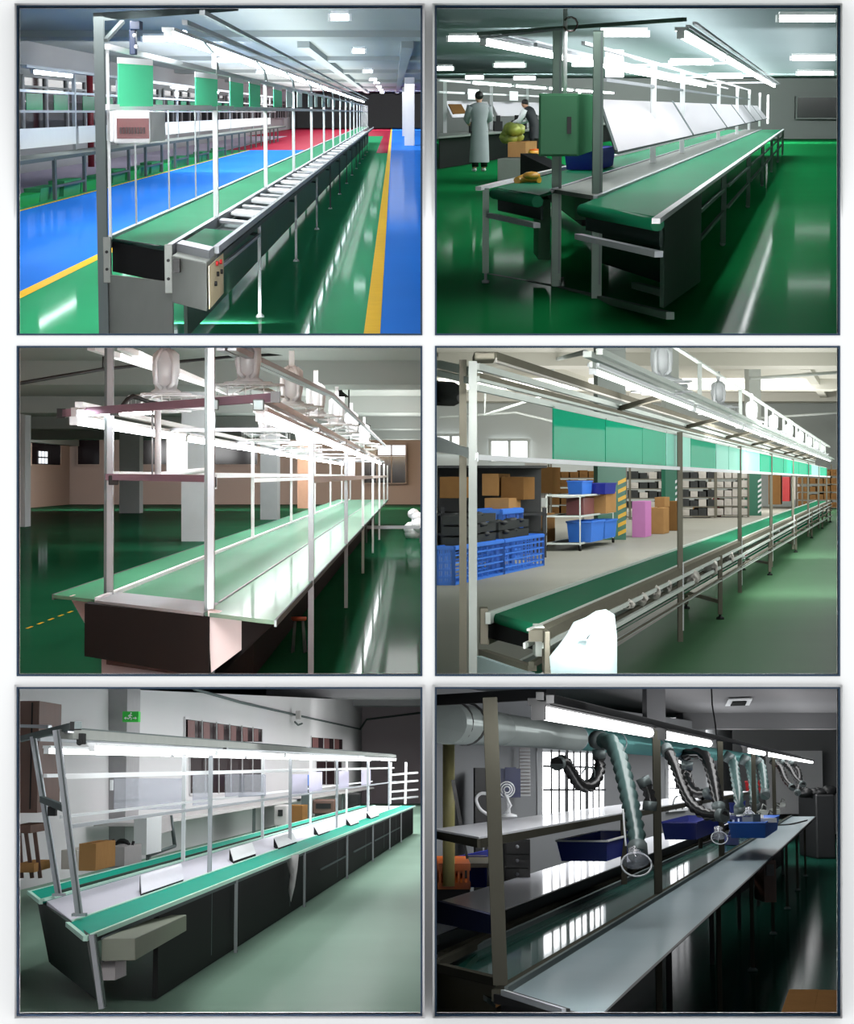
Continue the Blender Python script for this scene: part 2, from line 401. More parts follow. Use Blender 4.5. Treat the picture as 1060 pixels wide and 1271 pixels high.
def side_light(hall, x, y0, y1, z, wm, hgt, col=(255, 255, 255)):
    """added side fill with no window behind it: a long upright light along the dividing wall seen at column x, shining across the hall"""
    a = hall.Q(x, hall.H, y0); b = hall.Q(x, hall.H, y1); a.z = b.z = z; d = (b-a); d.z = 0; n = d.length; d.normalize()
    zz = V((d.y, -d.x, 0)); xx = d.cross(zz)
    R = Matrix(((xx.x, d.x, zz.x, 0), (xx.y, d.y, zz.y, 0), (xx.z, d.z, zz.z, 0), (0, 0, 0, 1)))
    area(hall, (a+b)/2, hgt, n, wm*n*KL[0], col, rot=R)
# ---------------------------------------------------------------- common materials
mat('page_white', (253, 254, 254), 0, .5, 0)
mat('border_teal', (20, 52, 78), .04)
mat('alu', (176, 180, 184), .35, .25, .05, metal=True)
mat('alu_dark', (96, 104, 104), .3, .3, .06, metal=True)
mat('steel', (140, 144, 140), .3, .3, .08, metal=True)
mat('white_paint', (232, 234, 236), .06, .3, .03)
mat('lamp_white', (225, 228, 230), .06, .3, .03)
mat('black', (16, 17, 18), .03, .4)
mat('rubber', (26, 28, 28), .03, .5)
mat('belt_green', (40, 114, 82), .02, .25, .06, 3)
mat('belt_dark', (8, 40, 34), .05, .25)
mat('card', (176, 134, 88), 0, .5, .12, 5)
mat('card_dark', (128, 94, 58), 0, .5, .12, 5)
mat('blue_bin', (38, 98, 190), .06, .3, .08)
mat('navy_bin', (40, 48, 150), .06, .3, .08)
mat('red', (190, 30, 34), .05, .3)
mat('green_knob', (30, 140, 70), .05, .3)
mat('yellow', (228, 178, 26), .05, .3)
mat('orange', (220, 110, 40), .05, .3)
mat('skin', (205, 160, 132), .03, .5, .05)
mat('hair', (24, 20, 18), .04, .4)
# ---------------------------------------------------------------- camera, sky and the added white page wall with six openings
cd = bpy.data.cameras.new('camera'); cam = bpy.data.objects.new('camera', cd); COL.objects.link(cam)
cam.location = EYE; cam.rotation_euler = (math.pi/2, 0, 0)
cd.sensor_width = 36; cd.sensor_fit = 'AUTO'; cd.lens = F/1271*36; cd.shift_y = (PY-635.5)/1271; cd.clip_end = 3000
SC.camera = cam
w = bpy.data.worlds.new('daylight'); SC.world = w; w.use_nodes = True
w.node_tree.nodes['Background'].inputs['Color'].default_value = (.985, .995, 1, 1); w.node_tree.nodes['Background'].inputs['Strength'].default_value = 1.03
SC.view_settings.view_transform = 'Standard'; SC.view_settings.look = 'None'; SC.view_settings.gamma = 1; SC.view_settings.exposure = 0
SC.view_settings.use_curve_mapping = False
cy = SC.cycles; cy.use_denoising = True; cy.max_bounces = 7; cy.diffuse_bounces = 4; cy.glossy_bounces = 4; cy.transparent_max_bounces = 12; cy.caustics_reflective = False; cy.caustics_refractive = False; cy.sample_clamp_indirect = 4
def wp(x, y, d): return V((EYE.x+(x-PX)*d/F, EYE.y+d, EYE.z-(y-PY)*d/F))
BOX = {1: (23, 9, 522, 414), 2: (542, 9, 1040.5, 414), 3: (23, 431.5, 522, 837), 4: (542, 431.5, 1040.5, 837), 5: (23, 855, 522, 1259), 6: (542, 855, 1040.5, 1259)}
m = MB()
xs = [-400, 23, 522, 542, 1040.5, 1460]; ys = [-400, 9, 414, 431.5, 837, 855, 1259, 1700]
for i in range(5):
    for j in range(7):
        if i in (1, 3) and j in (1, 3, 5): continue
        a = wp(xs[i], ys[j+1], DW); b = wp(xs[i+1], ys[j], DW)
        m.box((a.x, DW, a.z), (b.x, DW+.035, b.z))
struct(None, 'wall_front', m, 'page_white')  # added wall filling the white page margins between the image panels
for k, (x0, y0, x1, y1) in BOX.items():
    m = MB(); t = 2.2; a = wp(x0, y1, DW); b = wp(x1, y0, DW); e = t*DW/F
    for p, q in (((a.x-e, a.z-e), (b.x+e, a.z)), ((a.x-e, b.z), (b.x+e, b.z+e)), ((a.x-e, a.z), (a.x, b.z)), ((b.x, a.z), (b.x+e, b.z))):
        m.box((p[0], DW-.004, p[1]), (q[0], DW+.03, q[1]))
    struct(None, 'trim_%d' % k, m, 'border_teal')  # added frames copying the printed borders of the image panels
# ================================================================ hall 1 (top left): single belt line with a tool rack
h = Hall((23, 9, 522, 414), 139, 488, 1.48, 3.2, 230)
mat('h1_floor', (50, 142, 98), .08, .04, .06, .5, bump=.02); mat('h1_blue', (46, 118, 214), .06, .06, .05, .5); mat('h1_red', (150, 40, 62), .12, .1)
mat('h1_yellow', (226, 180, 50), .08, .2); mat('h1_mauve', (160, 150, 166), .05, .15)
mat('h1_ceil', (150, 158, 158), .03, .4, .05, .3); mat('h1_wall', (150, 150, 152), .03, .4, .05, .3); mat('h1_far', (110, 112, 114), .02, .5)
mat('h1_skirt', (80, 108, 96), .03, .4); mat('maroon', (110, 26, 36), .03, .4); mat('card_green', (84, 214, 160), .10, .15, .04); mat('card_pale', (190, 214, 206), .10, .15, .04)
glow('h1_tube', (240, 250, 255), 34); glow('h1_ceiling_tube', (240, 250, 255), 14)
fm = shell(h, 'h1_floor', 'h1_ceil', 'h1_wall', 'h1_far')
strip(h, fm, -5.6, -3.1, 16, 150, 1); strip(h, fm, -3.1, -2.98, 16, 150, 3, .004); strip(h, fm, -5.66, -5.6, 16, 150, 3, .004)
strip(h, fm, -9, -6.5, 16, 150, 4); strip(h, fm, -9, -.2, 150, 229, 2, .005); strip(h, fm, -6.5, -3.1, 95, 150, 2, .006)
strip(h, fm, -.2, -.09, 16, 229, 3, .006); strip(h, fm, -.09, None, 16, 229, 1)
strip(h, fm, -.62, -.2, 88, 150, 2, .006)
struct(h, 'floor', fm, ['h1_floor', 'h1_blue', 'h1_red', 'h1_yellow', 'h1_mauve'])
# left wall with a long row of dark windows, ceiling beams, columns
mat('h1_glass', (26, 26, 30), .25, .05)
wy = clampY(h, -9, 16)
struct(h, 'wall_windows', MB().quad(h.S(-9, wy), h.S(-9, 229), h.S(-9, 229, 3.2), h.S(-9, wy, 3.2)), 'h1_wall')
Y = wy+1; k = 1
while Y < 215:
    y2 = Y+16
    m = MB(); m.quad(h.S(-8.93, Y, 1.0), h.S(-8.93, y2, 1.0), h.S(-8.93, y2, 2.35), h.S(-8.93, Y, 2.35)); m.mi = 1
    for i in range(5): a = h.S(-8.9, Y+(y2-Y)*i/4, 1.0); m.bar(a, a+V((0, 0, 1.35)), .05, .3)
    for z in (1.0, 2.1, 2.35): m.bar(h.S(-8.9, Y, z), h.S(-8.9, y2, z), .05, .05)
    struct(h, 'window_%d' % k, m, ['h1_glass', 'h1_wall']); Y += 18; k += 1
m = MB(); 
for Y in (52, 76, 100, 130, 165): m.box((h.S(-9, Y).x, Y, 3.06), (h.S(1.6, Y).x if Y > 60 else .0, Y+3, 3.2))
for xa in (-2.2, .35): 
    y0 = 60; m.bar(h.S(xa, y0, 3.12), h.S(xa, 225, 3.12), .3, .16)
struct(h, 'trim_beams', m, 'h1_ceil')
for xa, Y in ((.72, 108), (.78, 150)):
    m = MB(); m.prism([(h.S(xa, Y).x+a, Y+b) for a, b in ((-.22, 0), (.22, 0), (.22, 2), (-.22, 2))], 0, 3.0); struct(h, 'column', m, 'white_paint')
m = MB(); p = h.S(-8.2, 66); m.tube([p, p+V((0, 0, 2.5))], .085, 10); one(h, 'standpipe', m, 'maroon', 'dark red standpipe before the long window row, left of the breaker box', 'pipe')

# ---- the line itself
BL = h.P(140, 296, .75); BR = h.P(208, 305.5, .75); Yf = 121.0
line = Thing(h, 'assembly_line', 'green single belt line with aluminium frame and slotted tool rack along its right side', 'assembly line', V((BR.x, BR.y, 0)))
m = MB(); m.prism([BL, BR, h.go(BR, Yf), h.go(BL, Yf)], .72, .75); line.add('belt', m, 'belt_green')
d = V((0, -.03, 0)); m = MB(); m.hexa([BL+d+V((0, 0, -.19)), BR+d+V((0, 0, -.20)), BR+V((0, .02, -.20)), BL+V((0, .02, -.19))], [BL+d+V((0, 0, -.01)), BR+d+V((0, 0, -.01)), BR+V((0, .02, -.01)), BL+V((0, .02, -.01))])
line.add('belt_return', m, 'black')
m = MB(); m.tube([BL+V((.01, -.02, -.012)), BR+V((-.01, -.02, -.012))], .014, 10); line.add('end_roller', m, 'belt_dark')
for a, off in ((BL, -.02), (BR, .02)):
    p = a+V((off, -.05, -.02)); m = MB(); m.bar(p, h.go(p, Yf), .03, .07); line.add('side_rail', m, 'alu')
for a, s in ((BL, -1), (BR, 1)):
    p = a+V((s*.018, -.12, 0)); m = MB(); m.box((p.x-.022, p.y-.02, .5), (p.x+.022, p.y+.03, .765))
    b = line.add('end_bracket', m, 'steel', bevel=.004)
    for z in (.58, .68):
        m = MB(); m.cyl((p.x, p.y-.03, z), (p.x, p.y-.02, z), .009, 8); line.add('bolt', m, 'black', b)
q0 = h.Q(133, 341, BL.y-.1); q1 = h.Q(214, 350, BR.y-.1)
m = MB(); m.hexa([(q0.x, q0.y, .28), (q1.x, q1.y, .28), (q1.x, q1.y+.05, .28), (q0.x, q0.y+.05, .28)], [q0, q1, q1+V((0, .05, 0)), q0+V((0, .05, 0))]); m.v[0].z = m.v[1].z = m.v[2].z = m.v[3].z = 0
line.add('end_panel', m, 'steel')
# near post, its head beam and brace
np0 = BL+V((-.045, -.1, 0)); zt = h.up(np0, 18).z
m = MB(); m.box((np0.x-.028, np0.y-.03, 0), (np0.x+.028, np0.y+.03, zt)); line.add('near_post', m, 'alu_dark')
p1 = BL+V((-.005, -.06, 0)); m = MB(); m.box((p1.x-.008, p1.y-.01, .75), (p1.x+.008, p1.y+.01, h.up(p1, 58).z)); line.add('corner_strip', m, 'white_paint')
b0 = h.Q(121, 21, np0.y); b1 = h.Q(292, 10, 19.5); m = MB(); m.bar(b0, b1, .05, .045); line.add('head_beam', m, 'alu_dark')
m = MB(); m.bar(h.Q(131, 50, np0.y), h.Q(152, 27, np0.y+.3), .025, .02); line.add('brace', m, 'alu_dark')
# posts along the belt's right edge, thin posts along its left edge
xp = -1.22; ys_ = [h.Yat(xp, 268)+6.55*i for i in range(16)]
zr1 = h.up(h.S(xp, ys_[0]), 89).z; zr0 = h.up(h.S(xp, ys_[0]), 134).z; zl = 1.94
for i, Y in enumerate(ys_):
    p = h.S(xp, Y, .74); m = MB(); m.post(p, zl-.06 if i == 0 else zr1+.02, .034, .05); line.add('post', m, 'white_paint')
for x in (169, 210, 243):
    xl = -1.66; Y = h.Yat(xl, x, .9); p = h.S(xl, Y, .72); m = MB(); m.post(p, 1.5, .012); line.add('cable_rod', m, 'alu')
for xx, yy, zz, w_ in ((133, 58, zr1, .03), (133, 133, zr0, .034)):
    a = h.Q(xx, yy, np0.y); b = h.S(xp, ys_[0], zz); m = MB(); m.bar(a, b, .03, w_); m.bar(b, h.S(xp, ys_[-1], zz), .03, w_); line.add('upper_rail' if yy < 100 else 'lower_rail', m, 'white_paint')
# lamp carriers above the tubes: a double track with ribs
m = MB(); 
for dx, dz in ((.05, .10), (.16, .16)): m.bar(h.S(-1.36+dx, 15.4, zl+dz), h.S(-1.36+dx, 118, zl+dz), .035, .03)
line.add('lamp_track', m, 'alu')
for i, Y in enumerate(ys_[:10]):
    a = h.S(xp, Y+.3, zr1); m = MB()
    m.tube([a, a+V((-.02, 0, .12)), a+V((-.10, .1, .2)), a+V((-.22, .2, .24))], .014, 6); line.add('lamp_arm', m, 'alu_dark')
# tool rack: outer rail, cross slats over a dark pan, legs, braces
xo = -.96; R0 = h.P(270, 304, .75)
m = MB(); m.bar(h.S(xo, R0.y-.3, .74), h.S(xo, 119, .74), .03, .04); line.add('rack_rail', m, 'alu')
m = MB(); m.bar(h.S(xo, R0.y-.3, .69), h.S(xo, 119, .69), .02, .03); line.add('rack_rail', m, 'alu_dark')
m = MB(); m.prism([h.S(xp+.03, 15.0), h.S(xo-.01, 14.6), h.S(xo-.01, 119), h.S(xp+.03, 119)], .66, .69); line.add('rack_pan', m, 'alu_dark')
m = MB(); m.prism([h.S(xp+.03, 13.6), h.S(xo-.01, 12.9), h.S(xo-.01, 14.9), h.S(xp+.03, 15.3)], .735, .752); line.add('rack_plate', m, 'belt_green', label='green plate at the near end of the tool rack')
m = MB(); m.prism([h.S(xp+.03, 13.3), h.S(xo, 12.6), h.S(xo, 12.95), h.S(xp+.03, 13.65)], .70, .765); line.add('rack_end_rail', m, 'alu')
Y = 16.2
for i in range(46):
    w_ = .7 if i % 2 else .3; m = MB(); m.prism([h.S(xp+.02, Y+.45), h.S(xo-.01, Y), h.S(xo-.01, Y+w_), h.S(xp+.02, Y+.45+w_)], .725, .745); line.add('slat', m, 'white_paint' if i % 2 else 'alu')
    Y += 1.25+.02*i
for i in range(12):
    Y = h.Yat(xo, 323)+6.6*i; p = h.S(xo-.01, Y, 0)
    m = MB(); m.post(p, .73, .022, .05); g = line.add('leg', m, 'alu' if i < 3 else 'alu_dark')
    m = MB(); m.lathe([(.03, 0), (.03, .012), (.012, .03)], p, 10); line.add('foot', m, 'white_paint', g)
    m = MB(); m.bar(h.S(xo-.01, Y, .6), h.S(xp, Y+.6, .6), .03, .02); line.add('brace', m, 'alu_dark')
for i in range(10):
    p = h.S(-1.62, 17+7*i, 0); m = MB(); m.post(p, .72, .03, .05); line.add('leg', m, 'alu_dark')
m = MB(); m.bar(h.S(xo-.01, 13.5, .62), h.S(xo-.01, h.Yat(xo, 323), .6), .02, .02); line.add('brace', m, 'alu')
m = MB(); m.prism([h.S(-1.6, 16), h.S(-1.27, 15.5), h.S(-1.27, 110), h.S(-1.6, 110)], .42, .44); line.add('belt_pan', m, 'alu_dark')
m = MB(); m.plate(h.S(-1.20, 13.8, .02), h.S(-1.20, 116, .02), h.S(-1.20, 116, .66), h.S(-1.20, 13.8, .66), .02); line.add('side_skirt', m, 'h1_skirt')
# lamps end to end
Ya = 14.8
for i in range(14):
    Yb = Ya+7.0; lamp(h, h.S(-1.36, Ya, zl), h.S(-1.36, Yb-.12, zl), .024, 'h1_tube', '%s fluorescent tube along the single belt line, counted from its near pole' % ORD[i], 'tubes over the single belt line', 'lamp_white'); Ya = Yb
m = MB()
for i in range(3): p = h.Q(216+6*i, 43, 16.7); m.ball(p, .03)
one(h, 'spot_lamp', m, 'h1_tube', 'row of three small round spots at the near end of the tube lamps', 'lamp')
# hanging green cards
cards = [(147, 190, 70, 1, 14.2), (243, 270, 88, 1, 16.4), (286, 302, 94, 1, 0), (310, 323, 97, 1, 0), (340, 350, 105, 1, 0), (356, 363, 108, 0, 0), (369, 375, 110, 0, 0), (383, 388, 113, 0, 0), (391, 394, 114, 0, 0), (400, 403, 117, 0, 0), (407, 410, 118, 0, 0), (414, 416, 119, 0, 0), (422, 424, 121, 0, 0), (429, 431, 122, 0, 0), (436, 438, 124, 0, 0)]
for i, (a, b, yt, g, Y) in enumerate(cards):
    Y = Y or h.Yat(xp, a, 1.6)+.1
    y0 = 132 if i < 2 else 133
    c = [h.Q(a, yt+1, Y), h.Q(b, yt+4, Y+.2), h.Q(b, y0, Y+.2), h.Q(a, y0, Y)]
    t = Thing(h, 'hanging_card', ('green' if g else 'pale') + ' instruction card on the single belt line rails, %s from the near pole' % ORD[i], 'card', c[3], 'cards on the single belt line')
    m = MB(); m.plate(*c, .008); t.add('sheet', m, 'card_green' if g else 'card_pale')
    m = MB(); dz = V((0, 0, -.035)); m.plate(c[0]+V((0, -.01, 0)), c[1]+V((0, -.01, 0)), c[1]+dz+V((0, -.01, 0)), c[0]+dz+V((0, -.01, 0)), .01); t.add('top_clip', m, 'white_paint')
# distribution box
Y = 13.9; a = h.Q(141, 137, Y); b = h.Q(187, 178, Y)
t = Thing(h, 'distribution_box', 'white breaker box with brown window under the rail beside the near pole', 'electrical box', V(((a.x+b.x)/2, Y, b.z)))
m = MB(); m.box((a.x-.028, Y+.02, b.z+.006), (b.x-.01, Y+.9, a.z-.004)); t.add('body', m, 'lamp_white', bevel=.01)
m = MB(); m.box((a.x, Y-.02, b.z), (b.x, Y+.03, a.z)); lid = t.add('lid', m, 'white_paint', bevel=.012)
mat('brown_window', (132, 84, 84), .12, .1); mat('dark_brown', (70, 36, 40), .1, .2)
p, q = h.Q(145, 147, Y-.03), h.Q(185, 172, Y-.03); m = MB(); m.box((p.x, Y-.035, q.z), (q.x, Y-.02, p.z)); t.add('window', m, 'brown_window', lid)
m = MB()
for i in range(9): 
    p, q = h.Q(148.5+3.6*i, 158, Y-.04), h.Q(151.3+3.6*i, 166, Y-.04); m.box((p.x, Y-.045, q.z), (q.x, Y-.03, p.z))
t.add('breaker_row', m, 'dark_brown', lid)
# dark blue clamp on the head beam
Y = 14.1; t = Thing(h, 'beam_clamp', 'dark blue clamp hanging from the head beam above the first green card', 'clamp', h.Q(165, 68, Y))
mat('clamp_blue', (30, 52, 88), .1, .3)
a, b = h.Q(162, 26, Y), h.Q(175, 37, Y); m = MB(); m.box((a.x, Y-.05, b.z), (b.x, Y+.1, a.z)); t.add('jaw', m, 'clamp_blue', bevel=.005)
a, b = h.Q(161, 37, Y), h.Q(169, 68, Y); m = MB(); m.box((a.x, Y-.03, b.z), (b.x, Y+.06, a.z)); t.add('arm', m, 'clamp_blue', bevel=.005)
for x, y in ((167, 44), (169, 58)): 
    m = MB(); m.ball(h.Q(x, y, Y-.06), .012); t.add('knob', m, 'white_paint')
# control cabinet at the rack's near end
fa, fb, fc = h.Q(213, 312, 12.9), h.Q(256, 317, 12.3), h.Q(275, 305, 13.5)
z0 = h.Q(256, 387, 12.3).z; zt_ = .72
t = Thing(h, 'control_cabinet', 'steel control cabinet with push buttons under the near end of the tool rack', 'control cabinet', V((fb.x, fb.y, z0)))
ba = V((fa.x+fc.x-fb.x, fc.y+.3, 0))
m = MB(); m.prism([fa, fb, fc, ba], z0, zt_); t.add('body', m, 'steel', bevel=.006)
mat('panel_cream', (196, 184, 150), .05, .3)
n = (fc-fb); n.z = 0; off = V((n.y, -n.x, 0)).normalized()*.008
def side(u, z): return V((fb.x+n.x*u, fb.y+n.y*u, z))+off
m = MB(); m.plate(side(.03, z0+.01), side(.97, z0+.01), side(.97, zt_-.02), side(.03, zt_-.02), .004); pn = t.add('button_panel', m, 'panel_cream')
for u, y, c in ((.45, 327, 'red'), (.7, 325, 'red'), (.5, 340, 'black'), (.75, 337, 'black'), (.35, 352, 'black')):
    z = h.up(side(u, .5), y).z; p = side(u, z); m = MB(); m.cyl(p, p+off*2.2, .013, 10); t.add('button', m, c, pn)
m = MB(); a = h.Q(216, 321, 12.75); m.box((a.x, a.y-.06, a.z-.07), (a.x+.035, a.y, a.z)); t.add('switch_block', m, 'black')

# ---- the second line along the window wall
xb = -5.75; y1 = clampY(h, xb, 16, -2)
bl = Thing(h, 'assembly_line', 'second line with white back boards along the dark windows at the far left', 'assembly line', h.S(xb, y1))
m = MB(); m.prism([h.S(xb, y1), h.S(xb+.0, 130), h.S(xb-.6, 130), h.S(xb-.6, clampY(h, xb-.6, 16, -2))], .69, .74); bl.add('worktop', m, 'steel')
m = MB(); m.bar(h.S(xb, y1, .7), h.S(xb, 130, .7), .03, .06); bl.add('front_rail', m, 'alu_dark')
Y = clampY(h, xb-.5, 16, -4); i = 0
while Y < 120:
    m = MB(); m.plate(h.S(xb-.5, Y, .86), h.S(xb-.5, Y+7.2, .86), h.S(xb-.5, Y+7.2, 1.2), h.S(xb-.5, Y, 1.2), .02); bl.add('back_board', m, 'white_paint')
    Yl = max(Y, y1)+.6
    p = h.S(xb, Yl, 0); m = MB(); m.post(p, .7, .05, .2); bl.add('leg', m, 'alu_dark')
    p = h.S(xb, Yl+4, 0); m = MB(); m.post(p, .7, .05, .2); bl.add('leg', m, 'alu_dark'); 
    m = MB(); m.bar(h.S(xb, Yl, .22), h.S(xb, Yl+4, .22), .04, .04); bl.add('rung', m, 'alu_dark')
    p = h.S(xb-.52, Y+7.3, .74); m = MB(); m.post(p, 2.2, .06, .2); bl.add('post', m, 'alu')
    if i < 7:
        for dY in (1.2, 4.6):
            c = [h.S(xb-.55, Y+dY, 1.5), h.S(xb-.55, Y+dY+1.9, 1.5), h.S(xb-.55, Y+dY+1.9, 1.8), h.S(xb-.55, Y+dY, 1.8)]
            m = MB(); m.plate(*c, .015); mat('card_deep', (26, 120, 76), .08, .2) if 'card_deep' not in M else None
            one(h, 'hanging_card', m, 'card_deep', 'deep green card over the second line, %s from the left' % ORD[2*i+(dY > 2)], 'card', 'cards on the second line')
    Y += 7.6; i += 1
for z, mt in ((1.84, 'white_paint'), (1.49, 'alu')):
    ya = clampY(h, xb-.52, 16, -2); m = MB(); m.bar(h.S(xb-.52, ya, z), h.S(xb-.52, 130, z), .05, .045); bl.add('rail', m, mt)
ya = clampY(h, xb-.5, 16, -4)
m = MB(); m.bar(h.S(xb-.4, ya, 2.24), h.S(xb-.4, 130, 2.24), .12, .05); bl.add('lamp_track', m, 'alu')
for i in range(6):
    Y = ya+1+i*13; lamp(h, h.S(xb-.4, Y, 2.16), h.S(xb-.4, Y+5, 2.16), .03, 'h1_tube', '%s tube over the second line by the windows, counted from the left' % ORD[i], 'tubes over the second line')
# green parts bins along the second line's foot
mat('bin_green', (52, 128, 84), .06, .3)
for i in range(18):
    Y = y1+1.5+i*2.6; x = -5.95+random.uniform(-.03, .03); p = h.S(x, Y)
    t = MB(); a, b, z = .12, 1.0, .17+.05*(i % 3)
    t.hexa([p+V((-a, -b, 0)), p+V((a, -b, 0)), p+V((a, b, 0)), p+V((-a, b, 0))], [p+V((-a*1.2, -b*1.05, z)), p+V((a*1.2, -b*1.05, z)), p+V((a*1.2, b*1.05, z)), p+V((-a*1.2, b*1.05, z))])
    one(h, 'parts_bin', t, 'bin_green' if i % 3 else 'green_knob', 'green parts bin on the floor under the second line, %s from the left' % ORD[i], 'bin', 'bins under the second line')
# ceiling lamps down the aisle
for i in range(8):
    Y = 41+22.5*i; p = h.S(-.89, Y, 3.05)
    if i in (2, 3): p.z = 2.9
    lamp(h, p+V((-.15, 0, 0)), p+V((.15, 0, 0)), .055, 'h1_ceiling_tube', '%s ceiling lamp above the aisle beside the yellow stripe, counted from the near end' % ORD[i], 'aisle ceiling lamps', 'lamp_white', cat='ceiling lamp')
for i in range(3):
    p = h.S(-4.6, 48+20*i, 2.9); lamp(h, p+V((-.3, 0, 0)), p+V((.3, 0, 0)), .05, 'h1_ceiling_tube', '%s ceiling lamp above the blue floor area, counted from the near end' % ORD[i], 'blue area ceiling lamps', 'lamp_white', cat='ceiling lamp')
KL[0] = 1.6; front(h, 58)
strips(h, ((-1.75, 13.4, 25, 2.02, 11, .5), (-2.4, 17, 60, 2.5, 17, 1.9), (-3.6, 60, 200, 2.6, 26, 5), (.4, 60, 205, 2.7, 8, 1.2)))
strips(h, ((-2.2, 26, 200, 1.9, 11, 1.0), (-6, 60, 200, 1.9, 14, 1.5)), up=True); wash(h, 420, (470, 500), 30)
lights(h, ((-2.2, 30, 1), (-4.5, 60, 2)), 2.3, 60, tilt=78, sx=1, sy=.5)
# ================================================================ hall 2 (top right): double belt line with sloped white boards
h = Hall((542, 9, 1040.5, 414), 134, 1010, 1.36, 2.66, 108)
mat('h2_floor', (20, 112, 60), .04, .05, .08, .5, bump=.03); mat('h2_ceil', (120, 134, 138), .03, .4, .06, .2); mat('h2_wall', (120, 130, 126), .03, .4, .05, .3)
mat('h2_belt', (16, 112, 76), .04, .25, .06, 3); mat('h2_frame', (104, 120, 112), .3, .3, .06, metal=True); mat('h2_cab', (66, 122, 88), .012, .4, .05)
mat('board_white', (192, 191, 195), .03, .35, .02); mat('coat_grey', (150, 156, 158), .02, .5, .08); mat('vest', (30, 36, 40), .03, .5)
mat('bag', (160, 170, 70), .08, .3, .3, 14); mat('grey_box', (112, 118, 112), .05, .4); mat('drum_yellow', (214, 156, 40), .1, .3)
glow('h2_tube', (250, 252, 255), 24); glow('h2_ceiling_tube', (250, 252, 255), 14)
fm = shell(h, 'h2_floor', 'h2_ceil', 'h2_wall', 'h2_wall'); struct(h, 'floor', fm, ['h2_floor'])
def Yn(xa): return 13.3+3.145*(-.853-xa)
XL, XA, XB, XR, Yf = -2.57, -1.95, -1.49, -.853, 70.0
line = Thing(h, 'assembly_line', 'green double belt line with bare grey post frame and dark open near end', 'assembly line', h.S(-1.7, 16))
def slab(xa, xb, z0, z1, y2=Yf, dy=0): return MB().prism([h.S(xa, Yn(xa)+dy), h.S(xb, Yn(xb)+dy), h.S(xb, y2), h.S(xa, y2)], z0, z1)
line.add('belt', slab(XL+.1, XA, .72, .742, dy=.6), 'h2_belt'); line.add('belt', slab(XB, XR-.03, .72, .742, dy=.5), 'h2_belt')
line.add('centre_plate', slab(XA, XB, .72, .75, dy=1.6), 'steel')
for a, b in ((XL+.1, XA), (XB, XR-.03)):
    m = MB(); m.tube([h.S(a, Yn(a)+.5, .70), h.S(b, Yn(b)+.5, .70)], .042, 14); line.add('end_roller', m, 'h2_belt')
    m = MB(); m.plate(h.S(a, Yn(a)+.7, .66), h.S(b, Yn(b)+.7, .66), h.S(b, Yn(b)+.7, .56), h.S(a, Yn(a)+.7, .56), .02); line.add('end_apron', m, 'belt_dark')
    m = MB(); m.bar(h.S(a, Yn(a)+.2, .545), h.S(b+.03, Yn(b)+.2, .545), .05, .035); line.add('end_bar', m, 'alu')
for xa, w_, mt in ((XL, .045, 'white_paint'), (XA, .02, 'alu'), (XB, .03, 'alu'), (XR, .045, 'white_paint')):
    ya = Yn(xa)+(0 if xa in (XL, XR) else 1.4); m = MB(); m.bar(h.S(xa, ya, .745), h.S(xa, Yf, .745), w_, .03); line.add('edge_rail', m, mt)
# near frame: corner legs, bottom bars
for xa in (XL+.03, -1.97, -1.557):
    if xa > -2: continue
    p = h.S(xa, Yn(xa)+.3, .08); m = MB(); m.post(p, .74, .05); g = line.add('leg', m, 'h2_frame')
    m = MB(); m.lathe([(.03, -.08), (.03, -.06), (.012, -.05), (.012, 0)], p, 10); line.add('foot', m, 'alu', g)
P1 = h.P(690, 355); P2 = h.P(740, 370)
for p, x in ((P1, 683), (P2, 738)):
    q = V((p.x, p.y, 0)); m = MB(); m.box((q.x-.036, q.y-.03, 0), (q.x+.036, q.y+.04, h.up(q, 38).z)); line.add('tall_post', m, 'h2_frame')
    m = MB(); m.bar(q+V((.02, -.032, .1)), q+V((.02, -.032, h.up(q, 40).z)), .012, .006); line.add('slot', m, 'alu_dark')
m = MB(); m.bar(h.Q(594, 42, 21), h.Q(850, 24, 18), .035, .03); line.add('top_beam', m, 'h2_frame')
m = MB(); m.bar(h.Q(597, 47, 21), h.Q(700, 36, 19.6), .02, .02); line.add('top_beam', m, 'alu')
lo = [(607, 343, 20), (690, 358, 18.6), (745, 371, 17.4), (832, 392, 14.5)]
for a, b in zip(lo, lo[1:]):
    m = MB(); m.bar(h.Q(*a), h.Q(*b), .05, .045); line.add('bottom_bar', m, 'h2_frame')
for a, b in (((634, 326, 27), (700, 333, 24)), ((695, 331, 24), (735, 340, 22)), ((788, 354, 17), (829, 365, 15.3)), ((606, 343, 20), (640, 325, 27)), ((690, 352, 18.5), (712, 336, 23))):
    m = MB(); m.bar(h.Q(*a), h.Q(*b), .05, .045); line.add('frame_bar', m, 'h2_frame')
m = MB(); m.box((h.S(XL+.3, 24).x, 24, .2), (h.S(XA, 24).x-.05, 40, .62)); line.add('drive_box', m, 'black')
m = MB(); a = h.Q(671, 280, 18); m.box((h.S(XA-.1, 21).x, 21, .40), (h.S(XA+.02, 21).x, 24, .70)); line.add('side_box', m, 'h2_cab')
m = MB(); a, b = h.Q(668, 247, 19.6), h.Q(683, 322, 19.6); m.box((a.x, 19.6, b.z), (b.x, 20.4, a.z)); line.add('side_box', m, 'h2_cab', bevel=.005)
